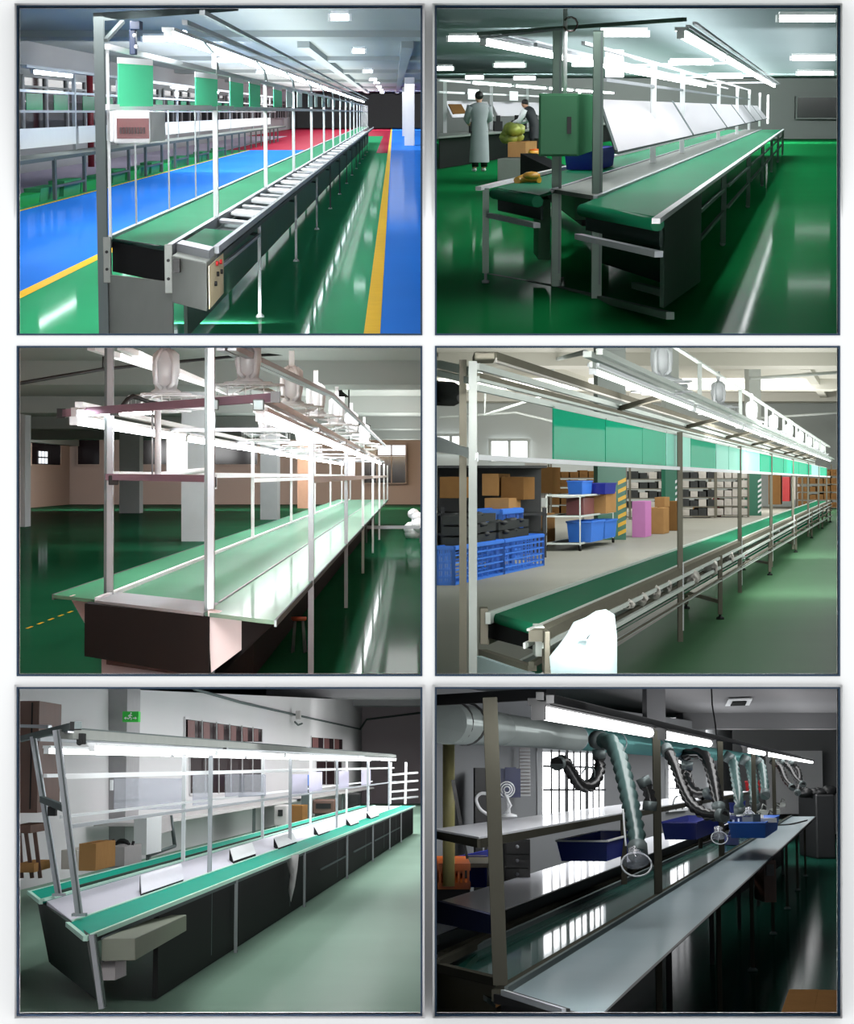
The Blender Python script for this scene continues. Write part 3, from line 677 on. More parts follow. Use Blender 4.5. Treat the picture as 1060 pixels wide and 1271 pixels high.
# right end panel, legs and rungs along the right
m = MB(); m.hexa([h.S(XR-.03, 14.2, .2), h.S(XR, 14.1, .2), h.S(XR, 18.8, .02), h.S(XR-.03, 18.8, .02)], [h.S(XR-.03, 14.2, .72), h.S(XR, 14.1, .72), h.S(XR, 18.8, .72), h.S(XR-.03, 18.8, .72)])
mat('h2_panel', (62, 84, 72), .05, .35); line.add('end_panel', m, 'h2_panel')
m = MB(); m.plate(h.S(XA+.2, 20, .1), h.S(XR-.05, 17, .1), h.S(XR-.05, 17, .54), h.S(XA+.2, 20, .54), .02); line.add('inner_panel', m, 'belt_dark')
for i in range(6):
    Y = 24+9.2*i; p = h.S(XR-.02, Y, .03); m = MB(); m.post(p, .73, .05, .06); g = line.add('leg', m, 'h2_frame')
    m = MB(); m.ball(p, .03); line.add('foot', m, 'alu', g)
    for z in (.56, .34):
        m = MB(); m.bar(h.S(XR-.02, Y-8 if i else 19, z), h.S(XR-.02, Y, z), .03, .03); line.add('rung', m, 'h2_frame')
for x in (811, 847, 892, 915, 930, 943, 953):
    xa = -1.80; Y = h.Yat(xa, x, 1.4); p = h.S(xa, Y, .75); m = MB(); m.post(p, 1.86, .058, .09); line.add('frame_post', m, 'white_paint')
for xa, z, y0 in ((-1.80, 1.86, 19), (-1.80, 1.60, 21), (-2.4, 1.9, 21)):
    m = MB(); m.bar(h.S(xa, y0, z), h.S(xa, 68, z), .03, .03); line.add('frame_rail', m, 'alu')
for xa, Y in ((-1.8, 32), (-1.8, 45), (-1.8, 56)):
    m = MB(); m.bar(h.S(-2.75, Y+2.5, 1.95), h.S(-.95, Y-1, 1.93), .03, .03); line.add('lamp_beam', m, 'alu')
# sloped white boards
yb = [19.5, 31.9, 44.3, 56, 66, 75, 83]; yt = [22, 33.5, 45.5, 57, 67, 76, 84]
for i in range(6):
    c = [h.S(-1.58, yb[i]+.12, 1.0), h.S(-1.58, yb[i+1]-.12, 1.0), h.S(-1.946, yt[i+1]-.12, 1.43), h.S(-1.946, yt[i]+.12, 1.43)]
    t = Thing(h, 'sloped_board', 'sloped white instruction board above the right belt, %s from the near end' % ORD[i], 'board', c[0], 'sloped boards of the double belt line')
    m = MB(); m.plate(*c, .012); t.add('sheet', m, 'board_white')
    m = MB(); m.bar(c[0], c[1], .02, .02); m.bar(c[1], c[2], .02, .02); t.add('edge_strip', m, 'alu_dark')
    m = MB(); m.bar(c[0]+V((-.012, -.1, .012)), c[3]+V((-.012, -.1, .012)), .022, .03); t.add('bracket', m, 'alu_dark')
# control cabinet on the two tall posts, with its conduit
fa = h.Q(669, 116, 17.0); fb = h.Q(718, 194, 17.0)
t = Thing(h, 'control_cabinet', 'green metal control cabinet mounted on the tall posts at the near end', 'control cabinet', V(((fa.x+fb.x)/2, 17, fb.z)))
sx = h.Q(734, 150, 18.6).x
m = MB(); m.hexa([(fa.x, 17, fb.z), (fb.x, 17, fb.z), (sx, 18.4, fb.z+.01), (fa.x+.1, 18.4, fb.z+.01)], [(fa.x, 17, fa.z), (fb.x, 17, fa.z), (sx, 18.4, fa.z), (fa.x+.1, 18.4, fa.z)]); t.add('body', m, 'h2_cab', bevel=.006)
m = MB(); m.box((fa.x+.008, 16.975, fb.z+.01), (fb.x-.008, 17, fa.z-.01)); dr = t.add('door', m, 'h2_cab', bevel=.006)
a, b = h.Q(704, 145, 16.96), h.Q(709, 166, 16.96); m = MB(); m.box((a.x, 16.955, b.z), (b.x, 16.975, a.z)); t.add('latch', m, 'black', dr)
m = MB(); a = h.Q(701, 116, 17.3); m.tube([a, V((a.x, a.y, h.up(a, 11).z))], .016, 10); t.add('conduit', m, 'white_paint')
m = MB(); a = h.Q(708, 30, 17.2); m.tube([a+V((.05*math.cos(k)-.0, 0, .05*math.sin(k))) for k in [i*.6-2.8 for i in range(10)]], .007, 6); one(h, 'cable_loop', m, 'dark_brown' if 'dark_brown' in M else 'red', 'loop of dark red cable hanging above the green control cabinet', 'cable')
# tube lamps over both sides
for xs_, lab in (((680, 44.5), 'right'), ((597, 50), 'left')):
    A = h.Q(845, 43, 18) if lab == 'right' else h.Q(600, 52, 21)
    Y = A.y
    for i in range(5):
        p = h.go(A, Y); q = h.go(A, Y+8.6-.4); lamp(h, p, q, .028, 'h2_tube', '%s tube over the %s side of the double belt line, counted from the near end' % (ORD[i], 'aisle' if lab == 'right' else 'workers\''), 'tubes over the double belt line', 'lamp_white'); Y += 8.6
    m = MB(); B = A+V((.05, 0, .06)); m.bar(B, h.go(B, 63), .03, .025); line.add('lamp_track', m, 'alu')
    m = MB(); B = A+V((.10, 0, .085)); m.bar(B, h.go(B, 63), .03, .02); line.add('lamp_track', m, 'alu')
# ceiling lamps lying across the hall
cl = [(557, 597, 48, 'over the left edge above the beam'), (543, 562, 85, 'at the far left edge'), (614, 651, 81, 'left of the tall posts, nearer row'), (578, 600, 96, 'above the standing worker'), (638, 664, 97, 'above the bending worker'), (745, 803, 42, 'beside the second tall post, nearest row'), (712, 737, 80, 'above the green cabinet'), (832, 853, 78, 'over the sloped boards, shorter one'), (853, 883, 78, 'over the sloped boards, longer one'), (880, 920, 95, 'over the far sloped boards'), (967, 1045, 23, 'over the right aisle, nearest and largest'), (983, 1040, 72, 'over the right aisle, second'), (990, 1034, 91, 'over the right aisle, third above the wall window')]
for a, b, y, s in cl:
    p = h.P(a, y, 2.42); q = h.P(min(b, 1036), y, 2.42); r = .028+.0004*p.y
    lamp(h, p, q, r, 'h2_ceiling_tube', 'ceiling tube %s' % s, 'ceiling tubes of the double belt hall', 'lamp_white', cat='ceiling lamp')
# far wall window, ceiling board joint
a, b = h.Q(987, 120, 107.6), h.Q(1046, 147, 107.6); m = MB(); m.box((a.x, 107.5, b.z), (b.x, 107.7, a.z)); m.mi = 1
for z in (a.z, b.z): m.box((a.x, 107.3, z-.03), (b.x, 107.7, z+.03))
m.box((a.x, 107.3, b.z), (a.x+.06, 107.7, a.z)); struct(h, 'window_1', m, ['h1_glass' if 'h1_glass' in M else 'black', 'h2_wall'])
m = MB(); a, b = h.P(1034, 130, 1.36+.01), None
# two workers
figure(h, 'worker in a long grey coat seen from behind at the left benches', h.P(595, 213), .25, 1.0, 'coat_grey', .06, ((-.16, .36, 1.05), (.18, .34, 1.05)), .2)
figure(h, 'worker in white shirt and dark vest bending over beside the green cabinet', h.P(664, 196), 1.0, .98, 'vest', .5, ((-.2, .62, .95), (.14, .66, .95)), .55, shirt='white_paint')
# things on the floor by the benches
p = h.P(633, 226); t = carton(h, p, .56, 3.0, .46, 'large grey plastic box on the floor behind the left belt', 'grey_box', cat='box', name='storage_box')
p2 = V((p.x+.1, p.y+.3, .47)); carton(h, p2, .33, 1.8, .27, 'brown cardboard box standing on the grey plastic box')
p = h.P(664, 232); t = Thing(h, 'drum', 'yellow drum with rolled rim on the floor left of the tall posts', 'drum', p)
m = MB(); m.lathe([(.115, 0), (.12, .02), (.115, .3), (.12, .32), (.115, .34), (.12, .6), (.12, .63)], p, 18); t.add('body', m, 'drum_yellow'); m = MB(); m.lathe([(.10, .63), (.10, .65), (.03, .66)], p, 14); t.add('lid', m, 'orange')
m = MB(); b = V((p2.x-.05, p2.y, .745))
for i in range(9): m.ball(b+V((random.uniform(-.14, .14), random.uniform(-.4, .4), random.uniform(.05, .24))), .13, (1, 2, .9), 10, 6, .12)
one(h, 'plastic_bag', m, 'bag', 'heap of yellow-green plastic bags on the brown cardboard box', 'bag')
m = MB(); b = h.Q(657, 225, 30)
crate(h, h.P(714, 208, .75), .35, 2, .2, 'blue bin on the left belt behind the green cabinet', 'navy_bin', cat='bin', name='parts_bin')
m = MB(); b = h.P(655, 227, .745); m.tube([b+V((-.09, 0, .02)), b+V((0, .2, .035)), b+V((.1, .1, .02))], [.03, .045, .03], 8); m.ball(b+V((.03, 0, .06)), .05, (1.5, 1, .7), 8, 5)
one(h, 'glove_heap', m, 'drum_yellow', 'crumpled yellow wrapping lying on the left belt near its end', 'wrapping')
# the line along the left wall
xb = -8.05; ya = clampY(h, xb, 16, -2)
b2 = Thing(h, 'assembly_line', 'occupied line with white boards and bright tubes behind the two workers', 'assembly line', h.S(xb, ya+2))
m = MB(); m.prism([h.S(xb, ya), h.S(xb, 104), h.S(xb-1.1, 104), h.S(xb-1.1, clampY(h, xb-1.1, 16, -2))], .71, .75); b2.add('worktop', m, 'steel')
m = MB(); m.plate(h.S(xb-.3, ya+2, .02), h.S(xb-.3, 104, .02), h.S(xb-.3, 104, .68), h.S(xb-.3, ya+2, .68), .03); b2.add('dark_skirt', m, 'black')
Y = clampY(h, xb-1, 16, -4)
for i in range(6):
    if Y+9 > 105: break
    c = [h.S(xb-.75, Y+.2, 1.12), h.S(xb-.75, Y+8, 1.12), h.S(xb-1.1, Y+9.2, 1.52), h.S(xb-1.1, Y+1.4, 1.52)]
    m = MB(); m.plate(*c, .02); b2.add('board', m, 'board_white')
    m = MB(); m.post(h.S(xb-1.0, Y+.8, .75), 2.0, .09); b2.add('post', m, 'white_paint'); 
    c = [h.S(xb-.9, Y+4, 1.58), h.S(xb-.9, Y+6, 1.58), h.S(xb-.9, Y+6, 1.85), h.S(xb-.9, Y+4, 1.85)]; m = MB(); m.plate(*c, .02); one(h, 'hanging_card', m, 'white_paint', '%s white card above the boards behind the workers, counted from the left' % ORD[i], 'card', 'white cards behind the workers')
    lamp(h, h.S(xb-.3, Y+.5, 1.97), h.S(xb-.3, Y+8, 1.97), .03, 'h2_tube', '%s bright tube over the line behind the workers, counted from the left' % ORD[i], 'tubes behind the workers', 'lamp_white')
    for q in range(3 if Y < 90 else 1):
        a = h.S(xb-.35-.1*(q % 2), Y+1.2+2.3*q, .75); m = MB(); m.cbox(a+V((0, 0, .13)), (.22, 1.1, .26+.06*(q % 2))); m.cbox(a+V((0, -.3, .33)), (.1, .5, .16)); one(h, 'bench_machine', m, 'black', 'dark bench machine on the line behind the workers, %s from the left' % ORD[3*i+q], 'machine', 'dark machines behind the workers')
    Y += 8.6
for z, mt in ((2.02, 'white_paint'), (1.74, 'white_paint')):
    m = MB(); m.bar(h.S(xb-1, clampY(h, xb-1, 16, -2), z), h.S(xb-1, 104, z), .05, .05); b2.add('rail', m, mt)
m = MB(); m.plate(h.Q(562, 142, 53), h.Q(578, 141, 55), h.Q(572, 130, 56), h.Q(556, 130, 54), .02); one(h, 'paper_sheet', m, 'card_dark', 'brown sheet pinned on a white board left of the standing worker', 'sheet')
KL[0] = 2.1; front(h, 14)
m = MB(); m.plate(h.Q(751, 96, 36), h.Q(773, 96, 37.5), h.Q(773, 62, 37.5), h.Q(751, 61, 36), .015); one(h, 'hanging_card', m, 'white_paint', 'tall white card hanging under the lamp beams right of the second tall post', 'card')
strips(h, ((-2.2, 20, 100, 2.55, 9, 1.8), (-4.6, 50, 100, 2.55, 14, 3), (-1.5, 14, 30, 1.9, 3, .5)))
strips(h, ((-2.2, 24, 100, 1.75, 9, 1.2), (-5, 45, 100, 1.7, 9, 2), (-.3, 40, 100, 1.7, 4, .6)), up=True); wash(h, 330, (640, 860, 1000), 14, 2.4)
lights(h, ((-2.6, 24, .6), (-4.5, 40, 1)), 2.3, 50, tilt=78, sx=1, sy=.5)
# ================================================================ hall 3 (middle left): double side workbench line with white fans
h = Hall((23, 431.5, 522, 837), 590, 510, 1.5, 3.4, 125)
mat('h3_floor', (24, 80, 54), .10, .05, .12, .35, bump=.05); mat('h3_ceil', (150, 156, 152), .03, .4, .05, .2); mat('h3_wall', (196, 172, 160), .04, .4, .05, .3)
mat('h3_wall_orange', (206, 158, 112), .03, .4, .06, .3); mat('h3_column', (196, 200, 204), .04, .4, .04); mat('h3_bench', (84, 140, 112), .22, .12, .05, 2, bump=.05)
mat('h3_belt', (60, 132, 98), .12, .2, .05, 2); mat('h3_sheen', (130, 170, 148), .24, .08, .05, 1.5, bump=.06); mat('plinth', (196, 178, 176), .04, .4, .05); mat('purple_beam', (130, 110, 124), .3, .3, .06, metal=True)  # right worktop's green is paled: its reflections are put into the colour
mat('fan_white', (226, 228, 230), .06, .3, .03); mat('h3_glass', (34, 24, 28), .02, .1); glow('h3_tube', (252, 252, 255), 32); glow('h3_pane', (240, 245, 250), 1.5)
mat('stool_orange', (190, 84, 40), .1, .3)
fm = shell(h, 'h3_floor', 'h3_ceil', 'h3_wall', 'h3_wall')
strip(h, fm, -.25, -.08, 16, 120, 1) if False else None
fm.mi = 1
p, q = h.P(30, 781), h.P(93, 757)
for i in range(5):
    a = p+(q-p)*(i/5+.02); b = p+(q-p)*(i/5+.12); d = V((.03, -.02, 0)); z = V((0, 0, .004)); fm.quad(a+z, b+z, b+d+z, a+d+z)
fm.mi = 0; struct(h, 'floor', fm, ['h3_floor', 'yellow'])
# left wall: window strip with small lit panes, columns
def wallL(x, y, z): p = h.P(x, y, z); return p
a = h.P(18, 632, 0); xw = a.x-h.lx*a.y
y0w = clampY(h, xw, 16)
struct(h, 'wall_windows', MB().quad(h.S(xw, y0w), h.S(xw, 124.5), h.S(xw, 124.5, 3.4), h.S(xw, y0w, 3.4)), 'h3_wall')
for k, (xa, xb_) in enumerate(((38, 121), (96, 124), (176, 222), (266, 320)), 1):
    if k == 1: A = h.S(xw+.03, h.Yat(xw, 38, 1.5)); B = h.S(xw+.03, 121); z0, z1 = h.up(A, 577).z, h.up(A, 541).z
    else: A = h.Q(xa, 575, 124.7); B = h.Q(xb_, 575, 124.7); z0, z1 = h.up(A, 577).z, h.up(A, 543).z; A.z = B.z = 0
    m = MB(); m.quad(V((A.x, A.y, z0)), V((B.x, B.y, z0)), V((B.x, B.y, z1)), V((A.x, A.y, z1))); m.mi = 1
    for z in (z0, z1): m.bar(V((A.x, A.y, z)), V((B.x, B.y, z)), .05, .06)
    for P_ in (A, B): m.bar(V((P_.x, P_.y, z0)), V((P_.x, P_.y, z1)), .05, .05)
    if k == 1:
        m.mi = 2
        for i in range(3):
            for j in range(2):
                u0, u1 = .21+.105*i, .30+.105*i; D = B-A; zz0, zz1 = z0+(z1-z0)*(.06+.24*j), z0+(z1-z0)*(.25+.24*j); o = V((.04, 0, 0))
                c = [A+D*u0+o, A+D*u1+o]; m.quad(V((c[0].x, c[0].y, zz0)), V((c[1].x, c[1].y, zz0)), V((c[1].x, c[1].y, zz1)), V((c[0].x, c[0].y, zz1)))
    struct(h, 'window_%d' % k, m, ['h3_glass', 'h3_wall', 'h3_pane'])
def column(x0, x1, yb, mt, d=1.0, nm='column', z1=3.4):
    p, q = h.P(x0, yb), h.P(x1, yb); q.y = p.y
    m = MB(); m.box((p.x, p.y, 0), (q.x, p.y+d, z1)); struct(h, nm, m, mt)
column(13, 31, 654, 'h3_column'); column(148, 173, 637, 'h3_column', 1.2); column(225, 254, 672, 'h3_column', 1.6); column(323, 344, 645, 'h3_column', 1.6); mat('h3_far_column', (150, 124, 112), .02, .4); column(369, 388, 631, 'h3_far_column', 2)
m = MB()                                                        # beams and cornice
for xa, Y in ((0, 40), (0, 58), (0, 78), (0, 100)): 
    L_ = h.Q(16, 560, Y); R_ = h.Q(528, 560, Y); m.box((L_.x, Y, 3.0), (R_.x, Y+2.4, 3.4))
m.bar(h.S(xw+.3, y0w, 3.2), h.S(xw+.3, 124, 3.2), .5, .4); struct(h, 'trim_beams', m, 'h3_ceil')
# right-hand end wall window
a, b = h.Q(450, 552, 124.6), h.Q(504, 600, 124.6); m = MB(); m.box((a.x, 124.5, b.z), (b.x, 124.9, a.z)); m.mi = 1
for i in range(4): x = a.x+(b.x-a.x)*i/3; m.box((x-.03, 124.3, b.z), (x+.03, 124.6, a.z))
for z in (a.z, a.z*.72+b.z*.28, b.z): m.box((a.x, 124.3, z-.03), (b.x, 124.6, z+.03))
m.mi = 2; m.box((a.x+.8, 124.45, a.z*.7+b.z*.3), (b.x-.02, 124.5, a.z-.03)); struct(h, 'window_4', m, ['h3_glass', 'h3_wall', 'h3_pane'])
# pipes on the ceiling
for i, (pts, r) in enumerate((([(22, 476, 28), (128, 458, 31), (285, 443, 36), (420, 436, 41)], .022), ([(433, 460, 52), (418, 432, 45)], .012), ([(433, 550, 52), (433, 459, 52)], .016), ([(440, 507, 70), (522, 500, 72)], .03), ([(455, 535, 100), (522, 530, 101)], .05))):
    m = MB(); m.tube([h.Q(*p) for p in pts], r, 8)
    for p in pts[:2]: q = h.Q(*p); m.tube([q, q+V((0, 0, .16))], r*.6, 6)
    one(h, 'ceiling_pipe', m, 'black' if i < 3 else 'alu_dark', ['long dark pipe crossing the ceiling above the fans', 'thin dark pipe running forward on the ceiling', 'thin dark pipe dropping behind the lamps on the right', 'grey pipe under the ceiling right of the pendant lamp', 'grey pipe under the ceiling before the end wall window'][i], 'pipe')
p = h.Q(422, 493, 44); t = Thing(h, 'pendant_lamp', 'pendant lamp with dark shade hanging right of the fans', 'pendant lamp', p)
m = MB(); m.lathe([(.04, .13), (.05, .10), (.15, .02), (.16, 0)], p, 16); t.add('shade', m, 'black'); m = MB(); m.ball(p+V((0, 0, -.02)), .08, (1, 1, .9)); t.add('bulb', m, 'h3_tube'); m = MB(); m.tube([p+V((0, 0, .16)), p+V((0, 0, .35))], .010, 6); t.add('cord', m, 'black')
p = h.Q(451, 529, 66); t = Thing(h, 'pendant_lamp', 'small pendant lamp glowing before the orange end wall', 'pendant lamp', p)
m = MB(); m.lathe([(.04, .14), (.05, .1), (.2, .02), (.21, 0)], p, 14); t.add('shade', m, 'black'); m = MB(); m.ball(p, .1); t.add('bulb', m, 'h3_tube')

# ---- the line
XL, XA, XB, XR, Yf = -2.25, -1.89, -1.127, -.70, 75.0
def Yn(xa): return 12.5+(-.70-xa)*1.75
line = Thing(h, 'assembly_line', 'double side workbench line with wide glossy green top and grey frame', 'assembly line', h.S(-1.4, 14))
def slab(xa, xb, z0, z1, dy=0, y2=Yf): return MB().prism([h.S(xa, Yn(xa)+dy), h.S(xb, Yn(xb)+dy), h.S(xb, y2), h.S(xa, y2)], z0, z1)
line.add('left_worktop', slab(XL, XA, .728, .75), 'h3_belt'); line.add('right_worktop', slab(XB, XR, .728, .75), 'h3_sheen')
line.add('belt', slab(XA+.02, XB-.02, .722, .742, .9), 'h3_bench'); line.add('end_plate', slab(XA, XB, .735, .752, -.02, 14.3) if False else MB().prism([h.S(XA, Yn(XA)-.1), h.S(XB, Yn(XB)-.1), h.S(XB, Yn(XB)+.95), h.S(XA, Yn(XA)+.95)], .735, .752), 'alu')
m = MB(); m.bar(h.S(XA, Yn(XA), .75), h.S(XA, Yf, .75), .03, .03); line.add('rail', m, 'white_paint')
m = MB(); m.bar(h.S(XB, Yn(XB)+1, .748), h.S(XB, Yf, .748), .012, .02); line.add('rail', m, 'alu')
for xa in (XL, XR): m = MB(); m.bar(h.S(xa, Yn(xa), .735), h.S(xa, Yf, .735), .012, .035); line.add('edge_strip', m, 'alu_dark')
e0, e1 = h.S(XA-.06, Yn(XA)-.12), h.S(XB+.03, Yn(XB)-.12)
m = MB(); m.hexa([V((e0.x, e0.y, .42)), V((e1.x, e1.y, .40)), V((e1.x, e1.y+.3, .40)), V((e0.x, e0.y+.3, .42))], [V((e0.x, e0.y, .735)), V((e1.x, e1.y, .73)), V((e1.x, e1.y+.3, .73)), V((e0.x, e0.y+.3, .735))]); line.add('end_box', m, 'black')
m = MB(); a, b = h.Q(130, 775, 14.6), h.Q(250, 812, 13.3); m.hexa([V((a.x+.01, a.y, .36)), V((b.x, b.y, .34)), V((b.x, b.y+.2, .34)), V((a.x+.01, a.y+.2, .36))], [V((a.x+.01, a.y, .45)), V((b.x, b.y, .44)), V((b.x, b.y+.2, .44)), V((a.x+.01, a.y+.2, .45))]); line.add('end_box_foot', m, 'dark_brown' if 'dark_brown' in M else 'black')
# tapered plinths on both sides, lower body
def quadp(pts, Y, dY, mt, nm):
    f = [h.Q(x, y, Y) for x, y in pts]; m = MB(); m.hexa(f, [p+V((0, dY, 0)) for p in f]); line.add(nm, m, mt)
quadp([(86, 740), (126, 743), (126, 812), (108, 779)], 15.0, .2, 'plinth', 'plinth_gusset')
quadp([(126, 790), (252, 805), (252, 845), (126, 845)], 14.9, .3, 'plinth', 'plinth_panel')
quadp([(258, 758), (311, 768), (311, 798), (262, 835)], 13.2, .2, 'plinth', 'plinth_gusset')
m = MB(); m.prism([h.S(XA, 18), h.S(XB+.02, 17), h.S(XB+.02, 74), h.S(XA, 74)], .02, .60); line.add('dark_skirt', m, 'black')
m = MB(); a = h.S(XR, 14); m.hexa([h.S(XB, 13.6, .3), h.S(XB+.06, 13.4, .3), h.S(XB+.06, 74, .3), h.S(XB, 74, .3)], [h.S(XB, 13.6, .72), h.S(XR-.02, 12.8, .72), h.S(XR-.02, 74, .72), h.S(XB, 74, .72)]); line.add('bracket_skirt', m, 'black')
# near portal
A = h.P(135, 738, .75); B = h.Q(260, 825, 13.4); ztop = h.up(A, 425).z
for p, z0, z1 in ((V((A.x, A.y, .75)), .75, h.up(A, 424).z), (V((B.x, B.y, .2)), .2, h.up(B, 424).z)):
    m = MB(); m.box((p.x-.026, p.y-.03, z0), (p.x+.026, p.y+.03, z1)); g = line.add('portal_post', m, 'alu')
    m = MB(); m.box((p.x-.027, p.y-.034, z0+.01), (p.x-.010, p.y-.028, z1)); line.add('slot', m, 'alu_dark', g)
m = MB(); m.bar(h.Q(76, 513, 15.2), h.Q(342, 493, 13.0), .05, .045); cb = line.add('cross_beam', m, 'purple_beam')
for p in ((76, 513, 15.15), (342, 493, 12.95)): m = MB(); q = h.Q(*p); m.cbox(q, (.05, .04, .06)); line.add('end_cap', m, 'black', cb)
m = MB(); m.bar(h.Q(135, 592, 15.1), h.Q(258, 594, 13.6), .045, .04); line.add('cross_beam', m, 'purple_beam')
for x, y, Y in ((135, 592, 15), (255, 594, 13.5), (258, 498, 13.4), (136, 506, 15), (314, 498, 13.0)):
    m = MB(); q = h.Q(x, y, Y); m.cbox(q+V((.03, 0, -.02)), (.06, .05, .06)); line.add('corner_joint', m, 'black' if y > 550 else 'alu_dark', bevel=.006)
m = MB(); q0 = h.Q(196, 510, 14.6); q1 = h.Q(196, 590, 14.6); m.tube([q0, q1], .02, 8); m.tube([q1, h.Q(256, 583, 22)], .02, 8); line.add('drop_frame', m, 'white_paint')
m = MB(); m.tube([h.Q(189, 505, 14.6), h.Q(189, 592, 14.6)], .006, 6); line.add('drop_cable', m, 'alu')
# posts on the far sides
xs_r = [17.2+9.3*i for i in range(7)]; zR = 1.80
for i, Y in enumerate(xs_r):
    m = MB(); m.post(h.S(XR-.01, Y, .05 if i < 5 else .7), zR, .038, .06); line.add('post', m, 'alu' if i < 2 else 'white_paint')
for i in range(6):
    Y = 28.9+9.3*i; m = MB(); m.post(h.S(XA, Y, .75), 1.9, .036, .06); line.add('post', m, 'white_paint')
m = MB(); m.post(h.Q(312, 515, 16.2)*1.0+V((0, 0, -.9)), h.Q(312, 512, 16.2).z, .03, .04) if False else None
for xa, z, y0 in ((XA, 1.50, 15.5), (XR-.01, 1.47, 17.2), (XA, 1.44, 28.9)):
    m = MB(); m.bar(h.S(xa, y0, z), h.S(xa, Yf-4, z), .04, .05); line.add('side_rail', m, 'white_paint')
for i in range(7):
    Y = 20+8*i; m = MB(); m.bar(h.S(XA-.3, Y+1.2, 1.90), h.S(XR-.05, Y, 1.88), .03, .03); line.add('lamp_beam', m, 'alu')
# fan tracks high above
for A_, B_ in (((113, 431, 15.6), (255, 477, 24)), ((288, 431, 14), (412, 490, 29)), ((274, 431, 14.3), (405, 489, 29)), ((412, 490, 29), (478, 553, 66)), ((255, 477, 24), (420, 540, 52)), ((150, 431, 16), (262, 478, 24.5))):
    m = MB(); m.bar(h.Q(*A_), h.Q(*B_), .05, .04); line.add('fan_track', m, 'alu' if A_[0] > 270 else 'white_paint')
# lamps
for lab, A_, dY in (('left', h.Q(92, 522, 15.4), 7.6), ('right', h.Q(323, 517, 13.9), 6.9)):
    Y = A_.y
    for i in range(8):
        lamp(h, h.go(A_, Y), h.go(A_, Y+dY-.3), .026, 'h3_tube', '%s tube over the %s of the workbench line, counted from the near portal' % (ORD[i], 'left worktop' if lab == 'left' else 'right worktop'), 'tubes over the workbench line', 'lamp_white'); Y += dY
    m = MB(); C_ = A_+V((.03, 0, .10)); m.bar(C_, h.go(C_, 73), .05, .04); line.add('lamp_track', m, 'lamp_white')
a = h.Q(93, 516, 15.0); lamp(h, h.Q(93, 513, 14.8), h.Q(188, 511, 15.6), .018, 'h3_tube', 'single bright tube lying across the near portal beam', 'tubes over the workbench line', 'lamp_white')
# fans: a white motor housing hanging under a bracket over a round guard with blades
def fan(p, k, label, group, rz=0.0):
    t = Thing(h, 'fan', label, 'fan', p, group); p = V(p)
    m = MB(); m.lathe([(.05*k, .30*k), (.085*k, .27*k), (.09*k, .16*k), (.07*k, .05*k), (.10*k, .03*k), (.03*k, .0)], p, 16); t.add('motor', m, 'fan_white')
    m = MB()
    for s in (-1, 1): m.tube([p+V((s*.02*k, -.05*k, .30*k)), p+V((s*.06*k, -.1*k, .22*k)), p+V((s*.055*k, -.1*k, .08*k)), p+V((s*.02*k, -.07*k, .05*k))], .016*k, 6)
    m.bar(p+V((0, 0, .28*k)), p+V((0, 0, .42*k)), .04*k, .04*k); t.add('bracket', m, 'fan_white')
    m = MB()
    for rr, zz in ((.24, 0), (.24, -.08), (.16, .015), (.08, .02), (.16, -.095), (.08, -.1)): m.tube([p+V((rr*k*math.cos(j*math.pi/9), rr*k*math.sin(j*math.pi/9), zz*k)) for j in range(19)], .007*k, 5)
    for j in range(12):
        c, s = math.cos(j*math.pi/6), math.sin(j*math.pi/6); m.tube([p+V((.03*k*c, .03*k*s, .02*k)), p+V((.24*k*c, .24*k*s, 0)), p+V((.24*k*c, .24*k*s, -.08*k)), p+V((.03*k*c, .03*k*s, -.1*k))], .005*k, 4)
    t.add('guard', m, 'fan_white')
    m = MB()
    for j in range(3):
        u = rz+j*2.094; c, s = math.cos(u), math.sin(u); R = lambda a, b, z: p+V(((a*c-b*s)*k, (a*s+b*c)*k, z*k))
        m.plate(R(.03, -.03, -.03), R(.2, -.09, -.06), R(.21, .05, -.02), R(.03, .03, -.03), .006*k)
    t.add('blade', m, 'fan_white'); return t
fl = [(206, 492, 15.5, 1.0, 'first white fan of the left row, over the near portal beam'), (308, 478, 15.5, .95, 'white fan right of the portal, hung under the right track'), (362, 505, 24, 1.15, 'second white fan under the right track, beyond the portal'), (392, 517, 29, 1.15, 'third white fan under the right track'), (418, 528, 36, 1.2, 'fourth white fan under the right track'), (436, 541, 46, 1.3, 'fifth white fan under the right track'), (452, 551, 56, 1.3, 'sixth white fan under the right track'), (330, 536, 25, .9, 'white fan of the left row behind the right lamps'), (375, 553, 34, 1.0, 'white fan of the left row between the second and third posts')]
for i, (x, y, Y, k, lb) in enumerate(fl): fan(h.Q(x, y, Y), k*(1 if i < 2 else 1.15), lb, 'fans of the workbench line', i*.7)
m = MB(); m.tube([h.Q(152, 503, 14.7), h.Q(158, 496, 14.8), h.Q(165, 492, 14.9), h.Q(172, 494, 14.9), h.Q(182, 498, 15), h.Q(196, 501, 15.2)], [.012, .014, .016, .014, .012, .012], 8); one(h, 'cable_bundle', m, 'black', 'black cable bundle on the near portal beam left of the first fan', 'cable')
